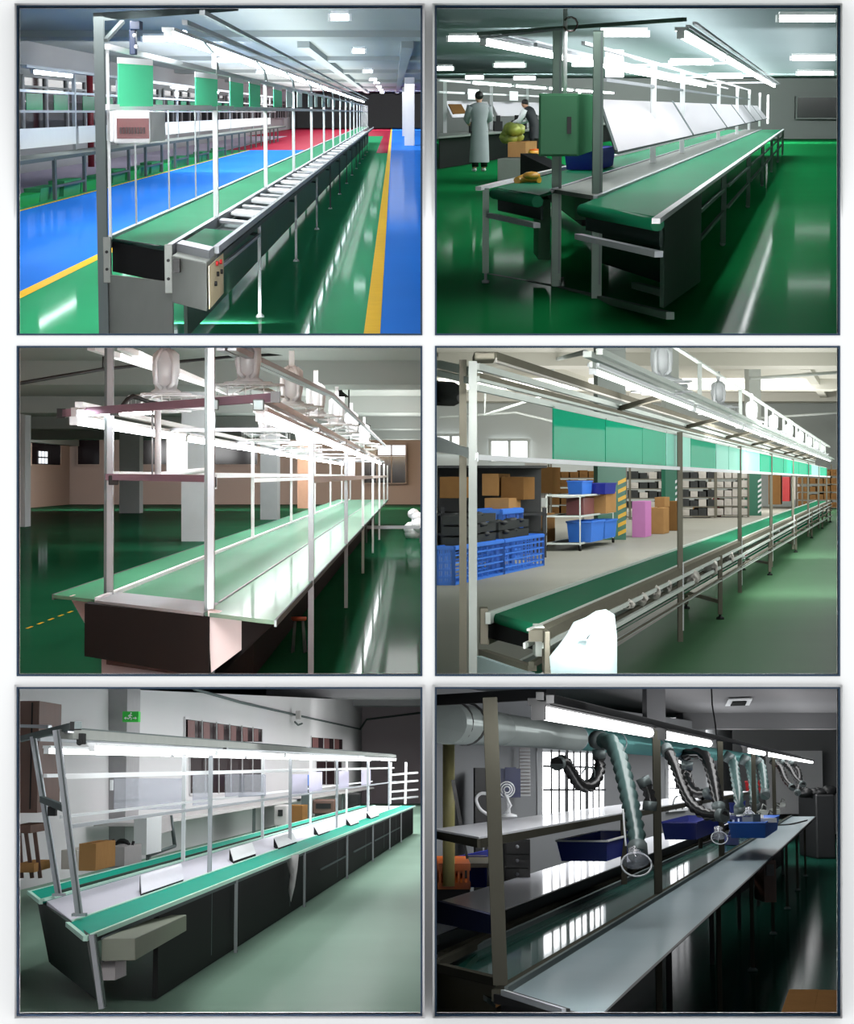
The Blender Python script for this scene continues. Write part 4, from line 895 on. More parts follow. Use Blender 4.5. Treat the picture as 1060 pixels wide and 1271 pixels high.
# stool, barrier, white sack, hanging cards
p = h.P(371, 800, .0); p = h.Q(371, 766, 20.5); p.z = 0
t = Thing(h, 'stool', 'small orange-red stool under the right worktop edge', 'stool', p)
zt = .30; m = MB(); m.lathe([(.055, zt-.03), (.065, zt-.02), (.065, zt)], p, 14); t.add('seat', m, 'stool_orange')
for i in range(4): c, s = math.cos(i*1.57+.7), math.sin(i*1.57+.7); m = MB(); m.tube([p+V((.045*c, .045*s, zt-.02)), p+V((.075*c, .075*s, 0))], .008, 6); t.add('leg', m, 'alu_dark')
t = Thing(h, 'barrier', 'low grey barrier bar across the right aisle in the distance', 'barrier', h.P(490, 672)); a, b = h.P(455, 674), h.P(521, 677); b.y = a.y
m = MB(); m.bar(a+V((0, 0, .35)), b+V((0, 0, .35)), .05, .07); t.add('bar', m, 'alu')
for p in (a, b): m = MB(); m.post(p, .34, .03); t.add('leg', m, 'alu_dark')
p = h.P(517, 668); m = MB()
for i in range(6): m.ball(p+V((random.uniform(-.12, .1), random.uniform(-.3, .3), .12+.09*i)), .22-.015*i, (1, 1.6, .9), 10, 6, .1)
one(h, 'white_sack', m, 'white_paint', 'white plastic sack standing at the right edge beyond the barrier', 'sack')
for i, (x0, x1, y0, y1, Y) in enumerate(((206, 232, 545, 585, 26), (262, 268, 589, 607, 22), (430, 440, 568, 592, 50))):
    c = [h.Q(x0, y1, Y), h.Q(x1, y1, Y+.3), h.Q(x1, y0, Y+.3), h.Q(x0, y0, Y)]; m = MB(); m.plate(*c, .01); one(h, 'hanging_card', m, 'board_white' if 'board_white' in M else 'white_paint', ['white square card hanging under the left lamps behind the portal', 'small white tag hanging right of the portal post', 'small white card among the distant posts'][i], 'card')
KL[0] = 1.25; front(h, 80)
strips(h, ((-1.5, 15, 60, 2.75, 8, 1.6), (-3.2, 60, 118, 2.9, 18, 5), (-.2, 34, 60, 2.8, 5, .7)))
strips(h, ((-2.0, 17, 60, 2.0, 6, 1.0), (-3, 50, 115, 2.1, 9, 2), (-.3, 45, 115, 2.1, 9, .6)), up=True)
wash(h, 300, (120, 290), 22, 2.9); wash(h, 210, (430, 490), 18, 2.9, col=(255, 222, 176))  # added fill; the warm pair tints the right end wall orange
lights(h, ((-1.6, 17, .5), (-2.6, 30, 1), (-4, 48, 1.6), (-.2, 44, .8)), 2.45, 70, tilt=80, sx=1, sy=.5)
# ================================================================ hall 4 (middle right): double deck belt conveyor before a parts store
h = Hall((542, 431.5, 1040.5, 837), 595, 1090, 1.57, 6.4, 140)
mat('h4_floor', (150, 148, 138), .05, .2, .06, .4); mat('h4_green', (72, 108, 78), .04, .22, .08, .4); mat('h4_ceil', (206, 204, 194), .02, .4, .04, .2); mat('h4_wall', (188, 194, 190), .03, .4, .04, .3)
mat('h4_belt', (24, 112, 78), .03, .22, .05, 3); mat('h4_rail', (214, 220, 214), .25, .25, .04, metal=True); mat('h4_frame', (120, 116, 104), .3, .3, .06, metal=True); mat('board_green', (20, 176, 134), .08, .05, .04, 3); mat('board_mint', (160, 232, 210), .08, .05, .04, 3)
mat('crate_blue', (62, 124, 222), .06, .3, .06); mat('store_green', (20, 104, 78), .06, .3, .05); mat('pink', (206, 130, 190), .03, .4, .06); mat('plastic_film', (206, 228, 232), .18, .15, .04, 6); mat('store_dark', (44, 46, 46), .04, .4, .15, 8); mat('foam_white', (214, 208, 200), .04, .4, .06, 8)
glow('h4_tube', (250, 255, 252), 4); glow('h4_window', (250, 254, 255), 2.0)
fm = shell(h, 'h4_floor', 'h4_ceil', 'h4_wall', 'h4_wall')
strip(h, fm, -2.45, None, 16, 139, 1); struct(h, 'floor', fm, ['h4_floor', 'h4_green'])
m = MB()
for Y in (92, 116, 134): a, b = h.Q(544, 600, Y), h.Q(1046, 600, Y); m.box((a.x, Y, 5.9), (b.x, Y+3, 6.4))
for xa in (-24, -14, -3): m.bar(h.S(xa, 100 if xa > -15 else 128, 6.25), h.S(xa, 139, 6.25), .4, .3)
struct(h, 'trim_beams', m, 'h4_ceil')
for k, (a, b, y0, y1) in enumerate(((541, 578, 540, 562), (608, 656, 546, 574), (764, 784, 530, 572), (700, 736, 520, 560)), 1):
    p, q = h.Q(a, y0, 139.7), h.Q(b, y1, 139.7); m = MB(); m.box((p.x, 139.6, q.z), (q.x, 139.8, p.z)); m.mi = 1; w_ = .08
    for z in (q.z, p.z): m.box((p.x-w_, 139.4, z-w_), (q.x+w_, 139.7, z+w_))
    for x in (p.x, (p.x+q.x)/2, q.x): m.box((x-w_, 139.4, q.z), (x+w_, 139.7, p.z))
    struct(h, 'window_%d' % k, m, ['h4_window', 'h4_wall'])
m = MB()
for pts in ([(602, 488, 120), (602, 515, 120), (672, 492, 118)], [(545, 518, 125), (640, 512, 125), (690, 524, 125)], [(685, 440, 100), (686, 470, 100)], [(690, 446, 95), (727, 437, 60)], [(765, 465, 118), (765, 490, 118)], [(930, 470, 100), (1044, 462, 104)], [(925, 520, 130), (1044, 512, 130)]): m.tube([h.Q(*p) for p in pts], .07, 6)
struct(h, 'trim_pipes', m, 'h4_wall')

# ---- the conveyor
XL, XR, XF, Yf = -2.33, -1.878, -1.775, 92.0
L_, R_ = h.P(615, 762, .75), h.P(671.5, 777.6, .75)
line = Thing(h, 'belt_conveyor', 'double deck belt conveyor with green belts and tall overhead rails', 'conveyor', h.S(-2, 15))
m = MB(); m.prism([L_, R_, h.S(XR, Yf), h.S(XL, Yf)], .72, .75); m.tube([L_+V((0, .05, -.03)), R_+V((0, .05, -.03))], .032, 12); line.add('upper_belt', m, 'h4_belt')
m = MB(); m.bar(h.S(XL-.02, L_.y-.2, .735), h.S(XL-.02, Yf, .735), .03, .07); line.add('side_rail', m, 'h4_rail')
m = MB(); m.bar(h.S((XR+XF)/2, 12.9, .735), h.S((XR+XF)/2, Yf, .735), .08, .06); line.add('side_rail', m, 'h4_frame')
m = MB(); m.bar(h.S(XR+.01, 12.9, .768), h.S(XR+.01, Yf, .768), .016, .012); line.add('rail_lip', m, 'h4_rail')
for xa in (XF, XF-.1): m = MB(); m.bar(h.S(xa, 12.8, .69), h.S(xa, Yf, .69), .012, .03); line.add('rail_lip', m, 'h4_rail')
m = MB(); m.prism([h.S(XL+.03, 15.3), h.S(XF-.1, 13.3), h.S(XF-.1, Yf), h.S(XL+.03, Yf)], .33, .36); line.add('lower_belt', m, 'h4_belt')
for xa, z, w_, mt in ((XF, .20, .05, 'h4_rail'), (XF+.02, .40, .03, 'h4_frame'), (XF, .585, .03, 'h4_rail'), (XF-.12, .56, .03, 'h4_frame'), (XL, .22, .05, 'h4_frame'), (XL, .38, .03, 'h4_rail'), (XF-.1, .44, .025, 'h4_rail')):
    m = MB(); m.bar(h.S(xa, 13.2 if xa > -2 else 15.2, z), h.S(xa, Yf, z), w_, w_); line.add('frame_rail', m, mt)
for i in range(7):
    Y = 14.7+12.4*i
    for xa in (XF, XL):
        p = h.S(xa, Y+(2.2 if xa == XL else 0), .06); m = MB(); m.post(p, .72, .045, .07); g = line.add('leg', m, 'h4_frame')
        m = MB(); m.lathe([(.045, -.06), (.045, -.035), (.015, -.02), (.015, .0)], p, 10); line.add('foot', m, 'black', g)
    m = MB(); m.bar(h.S(XF, Y, .2), h.S(XL, Y+2.2, .2), .04, .04); line.add('cross_bar', m, 'h4_frame')
# near end: boxes, pan, plate
for (x0, x1, y0, y1, Y, dY, mt, nm) in ((664, 676, 778, 815, 13.1, .3, 'h4_rail', 'end_bracket'), (676, 683, 784, 838, 12.7, .3, 'h4_frame', 'end_bracket'), (596, 606, 755, 800, 14.6, .2, 'h4_frame', 'end_bracket')):
    a, b = h.Q(x0, y0, Y), h.Q(x1, y1, Y); m = MB(); m.box((a.x, Y, b.z), (b.x, Y+dY, a.z)); line.add(nm, m, mt, bevel=.004)
m = MB(); f = [h.Q(600, 770, 15), h.Q(668, 790, 13.6), h.Q(668, 808, 13.6), h.Q(600, 790, 15)]; m.plate(*f, .03); line.add('end_pan', m, 'black')
m = MB(); f = [h.Q(594, 806, 14.6), h.Q(655, 826, 13.2), h.Q(655, 833, 13.2), h.Q(594, 814, 14.6)]; m.plate(*f, .05); line.add('lower_bar', m, 'h4_frame')
m = MB(); f = [h.Q(590, 814, 14.5), h.Q(655, 835, 13.1), h.Q(655, 850, 13.1), h.Q(590, 850, 14.5)]; m.plate(*f, .04); line.add('end_panel', m, 'plastic_film')
m = MB(); m.bar(h.Q(604, 797, 14.7), h.Q(645, 779, 16.5), .03, .03); m.bar(h.Q(604, 775, 14.9), h.Q(640, 766, 17), .03, .03); line.add('cross_bar', m, 'h4_frame')
# near post and overhead rails
np = h.Q(587, 760, 13.9); m = MB(); m.box((np.x-.024, np.y, 0), (np.x+.024, np.y+.05, h.Q(587, 448, 13.9).z)); line.add('near_post', m, 'steel')
m = MB(); m.box((np.x-.07, np.y+.6, .0), (np.x-.026, np.y+.64, h.Q(587, 440, 13.9).z)); line.add('near_post', m, 'h4_frame')
for (x, y, w_, mt) in ((592, 455, .04, 'h4_rail'), (592, 466, .03, 'h4_frame'), (592, 470, .03, 'h4_rail'), (592, 481, .04, 'h4_rail'), (614, 442, .05, 'h4_frame'), (614, 447, .03, 'foam_white')):
    p = h.Q(x, y, 13.9+(x > 600)*.4); m = MB(); m.bar(p, h.go(p, 88), .03, w_); line.add('overhead_rail', m, mt)
m = MB(); p = h.Q(544, 452, 15.5); q = h.Q(596, 464, 14.2); m.bar(p, q, .03, .05); p = h.Q(544, 463, 15.5); q = h.Q(590, 474, 14.2); m.bar(p, q, .03, .04); line.add('overhead_rail', m, 'h4_rail')
m = MB(); a, b = h.Q(588, 437, 13.8), h.Q(615, 447, 13.8); m.box((a.x, 13.75, b.z), (b.x, 14.2, a.z)); line.add('joint_block', m, 'h4_frame', bevel=.01)
XP = -1.80; z_bot = h.up(h.S(XP, 22), 581.5).z; z_top = h.up(h.S(XP, 22), 538).z
m = MB(); a = h.Q(592, 567.5, 13.9); b = h.S(XP, 22, z_bot); m.bar(a, b, .02, .03); m.bar(b, h.S(XP, 90, z_bot), .02, .035); line.add('board_rail', m, 'white_paint')
m = MB(); m.bar(h.Q(544, 547, 15.3), a, .02, .05); m.bar(h.Q(544, 556, 15.3), h.Q(590, 562, 14), .02, .05); line.add('board_rail', m, 'white_paint')
for i, x in enumerate((844, 918, 957, 984, 1003, 1016, 1026)):
    Y = h.Yat(XP, x, 1.2); p = h.S(XP, Y, .1); m = MB(); m.post(p, 2.0, .045, .07); g = line.add('post', m, 'h4_frame')
    m = MB(); m.bar(p+V((.024, -.03, .1)), p+V((.024, -.03, .72)), .012, .01); line.add('light_strip', m, 'white_paint', g)
# lamp track with twin tubes; the fan rail above
A_ = h.Q(729, 446, 14.0)
for dx, dz, w_ in ((0, .03, .05), (.07, .045, .04), (.02, -.03, .02)): m = MB(); p = A_+V((dx, 0, dz)); m.bar(p, h.go(p, 88), w_, .035); line.add('lamp_track', m, 'h4_rail')
Y = 14.2
for i in range(9):
    p = A_+V((.01, 0, -.055)); lamp(h, h.go(p, Y), h.go(p, Y+7.4), .022, 'h4_tube', '%s tube over the double deck conveyor, from near end' % ORD[i], 'tubes of the double deck conveyor', 'lamp_white'); Y += 7.8
FX = -1.77; m = MB(); m.bar(h.S(FX, 20.8, 2.75), h.S(FX, 88, 2.75), .05, .06); line.add('fan_rail', m, 'h4_rail')
for i in range(9):
    Y = 24+7.1*i; m = MB(); m.bar(h.S(FX, Y, 2.3), h.S(FX, Y, 2.75), .04, .05); line.add('fan_post', m, 'h4_rail')
for i in range(8):
    Y = 20+7.5*i; m = MB(); m.bar(h.S(-2.3, Y+1.5, 2.2), h.S(-1.7, Y, 2.28), .04, .04); line.add('cross_rail', m, 'h4_frame')
for i in range(9):
    Y = 20+7.1*i; fan(h.S(FX-.02, Y, 2.38), .95 if i else 1.05, '%s white fan over the double deck conveyor, from near end' % ORD[i], 'fans of the double deck conveyor', i*.5)
# green boards in a row
bx = [(687.6, 751, 0), (752, 797, 0), (797.5, 825, 0), (826, 887, 2), (888, 904, 1), (905, 943, 1), (944, 972, 0), (973, 991, 0), (991.5, 1007, 0), (1007.5, 1018, 1), (1018.5, 1027, 0)]
bx = [(687.6, 751, 0), (752, 797, 0), (797.5, 826, 0), (827, 857, 1), (857.5, 888, 0), (889, 904, 1), (905, 925, 1), (925.5, 943, 1), (944, 972, 0), (973, 991, 0), (991.5, 1007, 0), (1007.5, 1018, 1), (1018.5, 1027, 0)]
def rowY(x): return 13.9+8.1*(x-592)/(844-592) if x < 844 else h.Yat(XP, x, 1.8)
def yb(x): return 595-(1090-x)*.0555
def yt(x): return 595-(1090-x)*.2225
for i, (a, b, g) in enumerate(bx):
    c = [h.Q(a, yt(a), rowY(a)-.1), h.Q(b, yt(b), rowY(b)-.1), h.Q(b, yb(b), rowY(b)-.1), h.Q(a, yb(a), rowY(a)-.1)]
    t = Thing(h, 'hanging_board', '%s glossy %s board hanging over the double deck conveyor, from left' % (ORD[i], 'mint' if g else 'green'), 'board', c[3], 'boards over the double deck conveyor')
    m = MB(); m.plate(*c, .012); t.add('sheet', m, 'board_mint' if g else 'board_green')
    m = MB(); m.bar(c[0], c[1], .012, .014); t.add('top_strip', m, 'h4_rail')
# plastic bag and goods on the middle shelf
crumple(h, 'plastic_bag', [(684, 838), (682, 815), (694, 800), (703, 788), (712, 772), (727, 766), (740, 758), (752, 756), (763, 763), (766, 790), (766, 838), (725, 842)], 12.55, .07, 'plastic_film', 'white and pale blue plastic bag hanging over the near end of the conveyor', 'plastic bag', 3)
for i, (x0, x1, y0, y1) in enumerate(((788, 803, 733, 752), (804, 820, 724, 746), (822, 834, 718, 737), (848, 868, 707, 728), (874, 892, 694, 716), (898, 911, 683, 700), (768, 788, 743, 757))):
    Y = h.Yat(XF-.03, (x0+x1)/2, .6); rx = (x1-x0)/2*1.15; cx, cy_ = (x0+x1)/2, (y0+y1)/2
    crumple(h, 'wrapped_part', [(cx+rx*math.cos(k*.7)*random.uniform(.8, 1.1), cy_+(y1-y0)/2*math.sin(k*.7)*random.uniform(.85, 1.1)) for k in range(9)], Y, .18, 'foam_white', 'crumpled white wrapped part on the middle shelf of the conveyor, %s from the near end' % (ORD[i+1] if i < 6 else ORD[0]), 'wrapped part', i)
for i, (x, y) in enumerate(((921, 689), (965, 657))):
    Y = h.Yat(XF-.15, x, .7); p = h.Q(x, y, Y); t = Thing(h, 'tape_gun', ['red and white tape gun on the middle shelf beyond the fifth wrapped part', 'small red tape gun far along the middle shelf'][i], 'tool', p)
    m = MB(); m.tube([p+V((-.06, 0, 0)), p+V((0, 0, .05)), p+V((.06, 0, 0))], .022, 8); t.add('body', m, 'red'); m = MB(); m.ball(p+V((.0, -.05, -.04)), .04, (1, 1, 1.4)); t.add('handle', m, 'white_paint')
# ---- the parts store behind
A, B = h.P(563, 727), h.P(675, 702); D_ = B-A; rz = math.atan2(D_.y, D_.x); nrm = V((-D_.y, D_.x, 0)).normalized()
for i in range(2):
    sy_ = (.26, .6)[i]; c = A+D_*(.26+.5*i)+nrm*(sy_/2+.02); crate(h, c, D_.length*.49, sy_, .55, ['blue lattice crate at the left edge, nearest to the conveyor', 'blue lattice crate right of the nearest one, same row on the floor'][i], 'crate_blue', 'blue lattice crates', rz, 9)
c = A+D_*1.0+nrm*.75; crate(h, V((c.x, c.y+3, 0)), 2.4, .5, .95, 'taller blue lattice crate behind the two on the floor', 'crate_blue', 'blue lattice crates', rz, 6)
for i in range(10):
    u = .1+.22*(i % 4); z = .56+.16*(i//4); c = A+D_*(u+.08)+nrm*(.16+.05*(i % 2)+.15*u); t = MB()
    t.cbox(V((c.x, c.y, z+.07)), (D_.length*.2, .26, .13), rz)
    for k in range(5): t.ball(V((c.x+random.uniform(-.12, .12), c.y+random.uniform(-.6, .6), z+.13)), .05, (1.6, 2, .8), 8, 5, .1)
    one(h, 'parts_tray', t, 'store_dark', 'dark tray of moulded parts stacked on the blue crates, %s of the heap' % ORD[i], 'tray', 'dark parts trays on the crates')
def pbox(x0, x1, y0, y1, sd, lb, mt='card', base=None, grp=None):
    p = h.P((x0+x1)/2, y1) if base is None else base; w_ = (x1-x0)*p.y/F; hh = (y1-y0)*p.y/F; return carton(h, p, w_, sd, hh, lb, mt, grp)
for i, (x0, x1, y0, y1, yf, mt, lb) in enumerate(((640, 676, 637, 656, 675, 'card', 'brown cardboard box left of the trolley, on top'), (640, 676, 656, 677, 677, 'card_dark', 'brown cardboard box left of the trolley, underneath'),
        (597, 617, 588, 615, 690, 'card', 'brown cardboard box leaning high on the left heap'), (620, 648, 592, 620, 690, 'card_dark', 'dark cardboard box on the left heap, right of the leaning one'), (545, 570, 592, 618, 700, 'card_dark', 'cardboard box on the heap at the left edge'), (600, 630, 618, 636, 692, 'card', 'flat cardboard box in the middle of the left heap'), (650, 668, 575, 618, 668, 'foam_white', 'tall stack of white cartons behind the left heap'), (668, 684, 580, 612, 668, 'card_dark', 'brown carton stack behind the trolley'))):
    Y = h.P(600, yf).y; a, b = h.Q(x0, y1, Y), h.Q(x1, y0, Y); carton(h, V(((a.x+b.x)/2, Y, a.z)), b.x-a.x, 1.6, b.z-a.z, lb, mt)
# dark rack added as a support under the heap
p = h.P(600, 690); m = MB(); a, b = h.Q(543, 660, p.y), h.Q(676, 660, p.y)
t = Thing(h, 'support_rack', 'low dark rack added as support under the cardboard heap at the left', 'rack', V(((a.x+b.x)/2, p.y, 0)))
m = MB(); m.box((a.x, p.y+1.5, 0), (b.x, p.y+1.56, 1.85)); t.add('back_panel', m, 'store_dark'); m = MB(); m.box((a.x, p.y-1, 1.8), (b.x, p.y+1.5, 1.85)); t.add('shelf', m, 'store_dark')
for z in (.44, .84): m = MB(); m.box((a.x, p.y-1, z), (b.x, p.y+1.4, z+.05)); t.add('shelf', m, 'store_dark')
for x in (a.x+.1, b.x-.05): m = MB(); m.box((x-.04, p.y-1, 0), (x+.04, p.y-.8, 1.0)); t.add('upright', m, 'store_dark')
# trolley
Y = 53.0; a, b = h.Q(678, 682, Y), h.Q(720, 682, Y); c = h.Q(761, 672, Y+7); d = c-(b-a)
t = Thing(h, 'trolley', 'steel shelf trolley loaded with blue bins and cartons before the green column', 'trolley', V((a.x, Y, 0)))
cn = [V((p.x, p.y, 0)) for p in (a, b, c, d)]; zt_ = h.Q(720, 615, Y).z
for i, p in enumerate(cn): m = MB(); m.bar(p+V((0, 0, .1)), p+V((0, 0, zt_)), .03, .03); g = t.add('upright', m, 'h4_rail'); m = MB(); m.cyl(p+V((-.03, 0, .06)), p+V((.03, 0, .06)), .06, 10); t.add('wheel', m, 'black', g)
for z in (.16, zt_*.5+.15, zt_): 
    m = MB(); m.prism(cn, z-.02, z); t.add('shelf', m, 'store_dark')
    m = MB(); 
    for i in range(4): m.bar(cn[i]+V((0, 0, z)), cn[(i+1) % 4]+V((0, 0, z)), .03, .04)
    t.add('shelf_edge', m, 'h4_rail')
mid = sum(cn, V((0, 0, 0)))/4
for i, (u, v, z, w_, l_, hh, mt, lb) in enumerate(((-.24, -1.5, .16, .55, 2.6, .45, 'crate_blue', 'blue bin on the bottom shelf of the trolley, left one'), (.32, 1.6, .16, .5, 2.6, .42, 'crate_blue', 'blue bin on the bottom shelf of the trolley, right one'), (-.3, -1.2, zt_, .34, 2.0, .3, 'crate_blue', 'blue slatted bin on top of the trolley, left one'), (.25, .8, zt_, .55, 2.4, .25, 'navy_bin', 'dark blue bin on top of the trolley, right one'))):
    crate(h, mid+V((u, v, z+.01)), w_, l_, hh, lb, mt, None, 0, 0, 'parts_bin', 'bin')
carton(h, mid+V((.35, 1.5, zt_*.5+.16)), .5, 2.2, .5, 'cream carton on the middle shelf of the trolley', 'card'); carton(h, mid+V((-.28, -1, zt_*.5+.16)), .4, 2.0, .38, 'pinkish carton on the middle shelf of the trolley', 'brown_window' if 'brown_window' in M else 'card_dark')
# green columns with hazard stripes
for k, (x0, x1, yf) in enumerate(((742, 777, 670), (826, 843, 648), (930, 945, 640))):
    p, q = h.P(x0, yf), h.P(x1, yf); m = MB(); m.box((p.x, p.y, 0), (q.x, p.y+1.5, 2.2)); m.mi = 2; m.box((p.x, p.y, 2.2), (q.x, p.y+1.5, 6.4)); m.mi = 1; w_ = q.x-p.x
    for i in range(7):
        z = .1+.22*i; 
        for s in (.72,): m.hexa([(p.x+w_*s, p.y-.02, z), (q.x+.005, p.y-.02, z+.1), (q.x+.005, p.y-.02, z+.2), (p.x+w_*s, p.y-.02, z+.1)], [(p.x+w_*s, p.y, z), (q.x+.005, p.y, z+.1), (q.x+.005, p.y, z+.2), (p.x+w_*s, p.y, z+.1)])
    struct(h, 'column', m, ['store_green', 'white_paint' if k else 'yellow', 'h4_wall'])
for i, (x0, x1, y0, y1, mt, lb) in enumerate(((781, 797, 622, 666, 'pink', 'pink wrapped carton stack right of the green column'), (798, 820, 630, 662, 'card', 'tall brown carton on the pallet right of the pink stack'), (819, 836, 622, 658, 'card_dark', 'dark brown carton behind the tall one, before the racks'), (809, 821, 617, 629, 'card', 'cream carton above the pallet stack'), (857, 870, 626, 641, 'card', 'small brown carton before the white racks'), (870, 886, 622, 640, 'card_dark', 'dark brown carton left of the red drum'), (951, 966, 590, 626, 'card_dark', 'tall brown crate in the far store, right of the dark green column'), (968, 977, 592, 622, 'red', 'red crate far in the store'), (980, 990, 592, 620, 'foam_white', 'white cabinet far in the store'))):
    Y = h.P(x0, max(y1, 631)).y; a, b = h.Q(x0, y1, Y), h.Q(x1, y0, Y)
    if y1 < 632 and i == 3: a = h.Q(x0, y1, h.P(809, 660).y); b = h.Q(x1, y0, h.P(809, 660).y); Y = h.P(809, 660).y
    carton(h, V(((a.x+b.x)/2, Y, max(a.z, 0))), b.x-a.x, 1.8, b.z-max(a.z, 0), lb, mt)
Y = h.P(890, 641).y; p = h.P(890, 641); t = Thing(h, 'drum', 'red drum on the floor before the white rack boxes', 'drum', p); m = MB(); r = 5.5*Y/F; m.lathe([(r*.95, 0), (r, .05), (r*.95, .4), (r, .45), (r*.95, .5), (r, .75)], p, 16); t.add('body', m, 'red'); m = MB(); m.lathe([(r*.9, .75), (r*.9, .78), (.02, .79)], p, 12); t.add('lid', m, 'red')
# racks full of boxes
n = 0
for k, (x0, x1, yf, cols, mt, col) in enumerate(((782, 828, 645, 4, 'store_dark', 'dark'), (846, 888, 643, 4, 'store_dark', 'dark'), (889, 929, 642, 4, 'foam_white', 'white'), (684, 742, 640, 5, 'card_dark', 'brown'), (996, 1040, 632, 5, 'card_dark', 'brown'))):
    a, b = h.P(x0, yf), h.P(x1, yf); Y = a.y; b.x = b.x*Y/b.y; zt_ = h.Q(x0, 576, Y).z
    nm = ['rack of dark boxes beside the green hazard column', 'rack of dark boxes beside the white one', 'rack of white boxes in the store', 'rack of brown boxes behind the trolley', 'rack of brown boxes at the far right'][k]
    t = Thing(h, 'storage_rack', nm, 'rack', V(((a.x+b.x)/2, Y, 0)))
    for x in (a.x, b.x):
        for dy in (0, 2): m = MB(); m.box((x-.04, Y+dy, 0), (x+.04, Y+dy+.1, zt_)); t.add('upright', m, 'h4_frame')
    for s in range(5):
        z = .1+(zt_-.3)*s/5; m = MB(); m.box((a.x, Y, z-.04), (b.x, Y+2.1, z)); t.add('shelf', m, 'h4_frame')
        for q in range(cols):
            w_ = (b.x-a.x)/cols; x = a.x+w_*(q+.5); hh = (zt_-.3)/5*random.uniform(.55, .85); m = MB(); m.cbox((x, Y+.9, z+hh/2), (w_*random.uniform(.75, .92), 1.7, hh)); m.cbox((x, Y+.02, z+hh*.55), (w_*.35, .03, hh*.3))
            one(h, 'stored_box', m, mt if (q+s) % 3 else ('foam_white' if mt == 'store_dark' else mt), '%s box, %s shelf, of the %s' % (ORD[q], ORD[s], nm), 'box', 'boxes in the ' + nm[:28])
# dark hanging duct at the upper left
m = MB(); m.tube([h.Q(541, 488, 60), h.Q(560, 489, 58), h.Q(572, 494, 57)], [.32, .3, .1], 12); one(h, 'air_duct', m, 'store_dark', 'dark duct end hanging at the upper left edge', 'duct')
KL[0] = 1.4; front(h, 100, sx=1.5)
strips(h, ((-1.85, 16, 130, 3.0, 6, 1.2), (-5.5, 32, 130, 3.2, 10, 2.5), (-11, 70, 135, 3.6, 14, 4), (-18, 105, 138, 4, 14, 4), (-.7, 30, 135, 3.2, 7, .8)))
strips(h, ((-3, 36, 130, 3.2, 11, 2), (-12, 80, 135, 3.6, 11, 4)), up=True); strips(h, ((-1.9, 18, 85, 2.15, 3.5, .3),), up=True)
side_light(h, 1036, 14, 120, 1.5, 4, 1.2)
lights(h, ((-1.3, 20, .8), (-1.3, 32, 1), (-1.3, 48, 1.2)), 3.0, 170, tilt=75, sx=1, sy=.5); wash(h, 380, (600, 760, 920), 25, 5.5)
# ================================================================ hall 5 (bottom left): double side fine belt line with a white middle
h = Hall((23, 855, 522, 1259), 949, 644, 1.85, 4.9, 117)
mat('h5_floor', (132, 160, 143), .04, .14, .08, .35); mat('h5_ceil', (170, 168, 172), .02, .4, .04, .2); mat('h5_wall', (196, 194, 196), .03, .4, .04, .3); mat('h5_pink', (196, 178, 186), .03, .4, .04, .3)
mat('h5_green', (18, 156, 132), .06, .25, .05, 3); mat('h5_mint', (190, 232, 214), .06, .3, .03); mat('h5_white', (226, 224, 236), .10, .25, .03); mat('h5_end', (58, 72, 66), .10, .25, .08, 2); mat('h5_box', (122, 128, 112), .06, .3, .05)
mat('h5_column', (152, 150, 152), .02, .4); mat('shade_black', (16, 18, 17), .04, .35); mat('exit_green', (40, 190, 60), .05, .3); mat('wood_brown', (96, 66, 54), .06, .35, .15, 4, stretch=(1, 1, .2)); mat('h5_glass', (44, 34, 36), .03, .1); mat('shutter_brown', (96, 58, 56), .05, .3, .2, 10)
mat('cloth_grey', (176, 172, 172), .02, .5, .1, 8); mat('lavender', (206, 200, 224), .08, .25, .04); clear('acrylic', (232, 234, 240), .72, .06)
glow('h5_tube', (252, 254, 255), 12)
fm = shell(h, 'h5_floor', 'h5_ceil', 'h5_wall', 'h5_pink'); struct(h, 'floor', fm, ['h5_floor'])
XW = -7.5; yw = clampY(h, XW, 16)
struct(h, 'wall_windows', MB().quad(h.S(XW, yw), h.S(XW, 116.5), h.S(XW, 116.5, 4.9), h.S(XW, yw, 4.9)), 'h5_wall')
def onwall(x, y, off=.04): Y = h.Yat(XW+off, x, 2.5); return h.Q(x, y, Y)
for k, (x0, x1, ya, yb_, y2a, y2b) in enumerate(((229, 325, 891, 921, 904, 922), (386, 425, 914, 930, 917, 931), (455, 464, 924, 935, 925, 935), (473, 488, 927, 935, 928, 936), (235, 324, 939, 986, 941, 984), (392, 424, 944, 975, 945, 974)), 1):
    a, b, c, d = onwall(x0, ya), onwall(x1, y2a), onwall(x1, y2b), onwall(x0, yb_)
    m = MB(); m.quad(a, b, c, d); m.mi = 1
    n = 6 if x1-x0 > 60 else 3
    for i in range(n): 
        u, v = i/n+.02, (i+.55)/n
        if k < 3: p = V((.03, 0, 0)); m.quad(a+(b-a)*u+(d-a)*.08+p, a+(b-a)*v+(d-a)*.08+p, d+(c-d)*v-(d-a)*.08+p, d+(c-d)*u-(d-a)*.08+p)
    m.mi = 2
    for p, q in ((a, b), (d, c), (a, d), (b, c)): m.bar(p, q, .05, .05)
    for i in range(1, n): m.bar(a+(b-a)*i/n+V((.04, 0, 0)), d+(c-d)*i/n+V((.04, 0, 0)), .03, .03)
    struct(h, 'window_%d' % k, m, ['h5_glass', 'shutter_brown' if k < 3 else 'h5_glass', 'h5_wall'])
Y = h.Yat(XW, 133, 2); m = MB(); p, q = h.S(XW, Y), h.S(XW, h.Yat(XW, 150, 2)); m.prism([p, q, q+V((.35, 0, 0)), p+V((.35, 0, 0))], 0, 4.9); struct(h, 'column', m, 'h5_column')
m = MB()
for Y in (97, 110): a, b = h.Q(330, 900, Y), h.Q(528, 900, Y); m.box((a.x, Y, 4.5), (b.x, Y+3, 4.9))
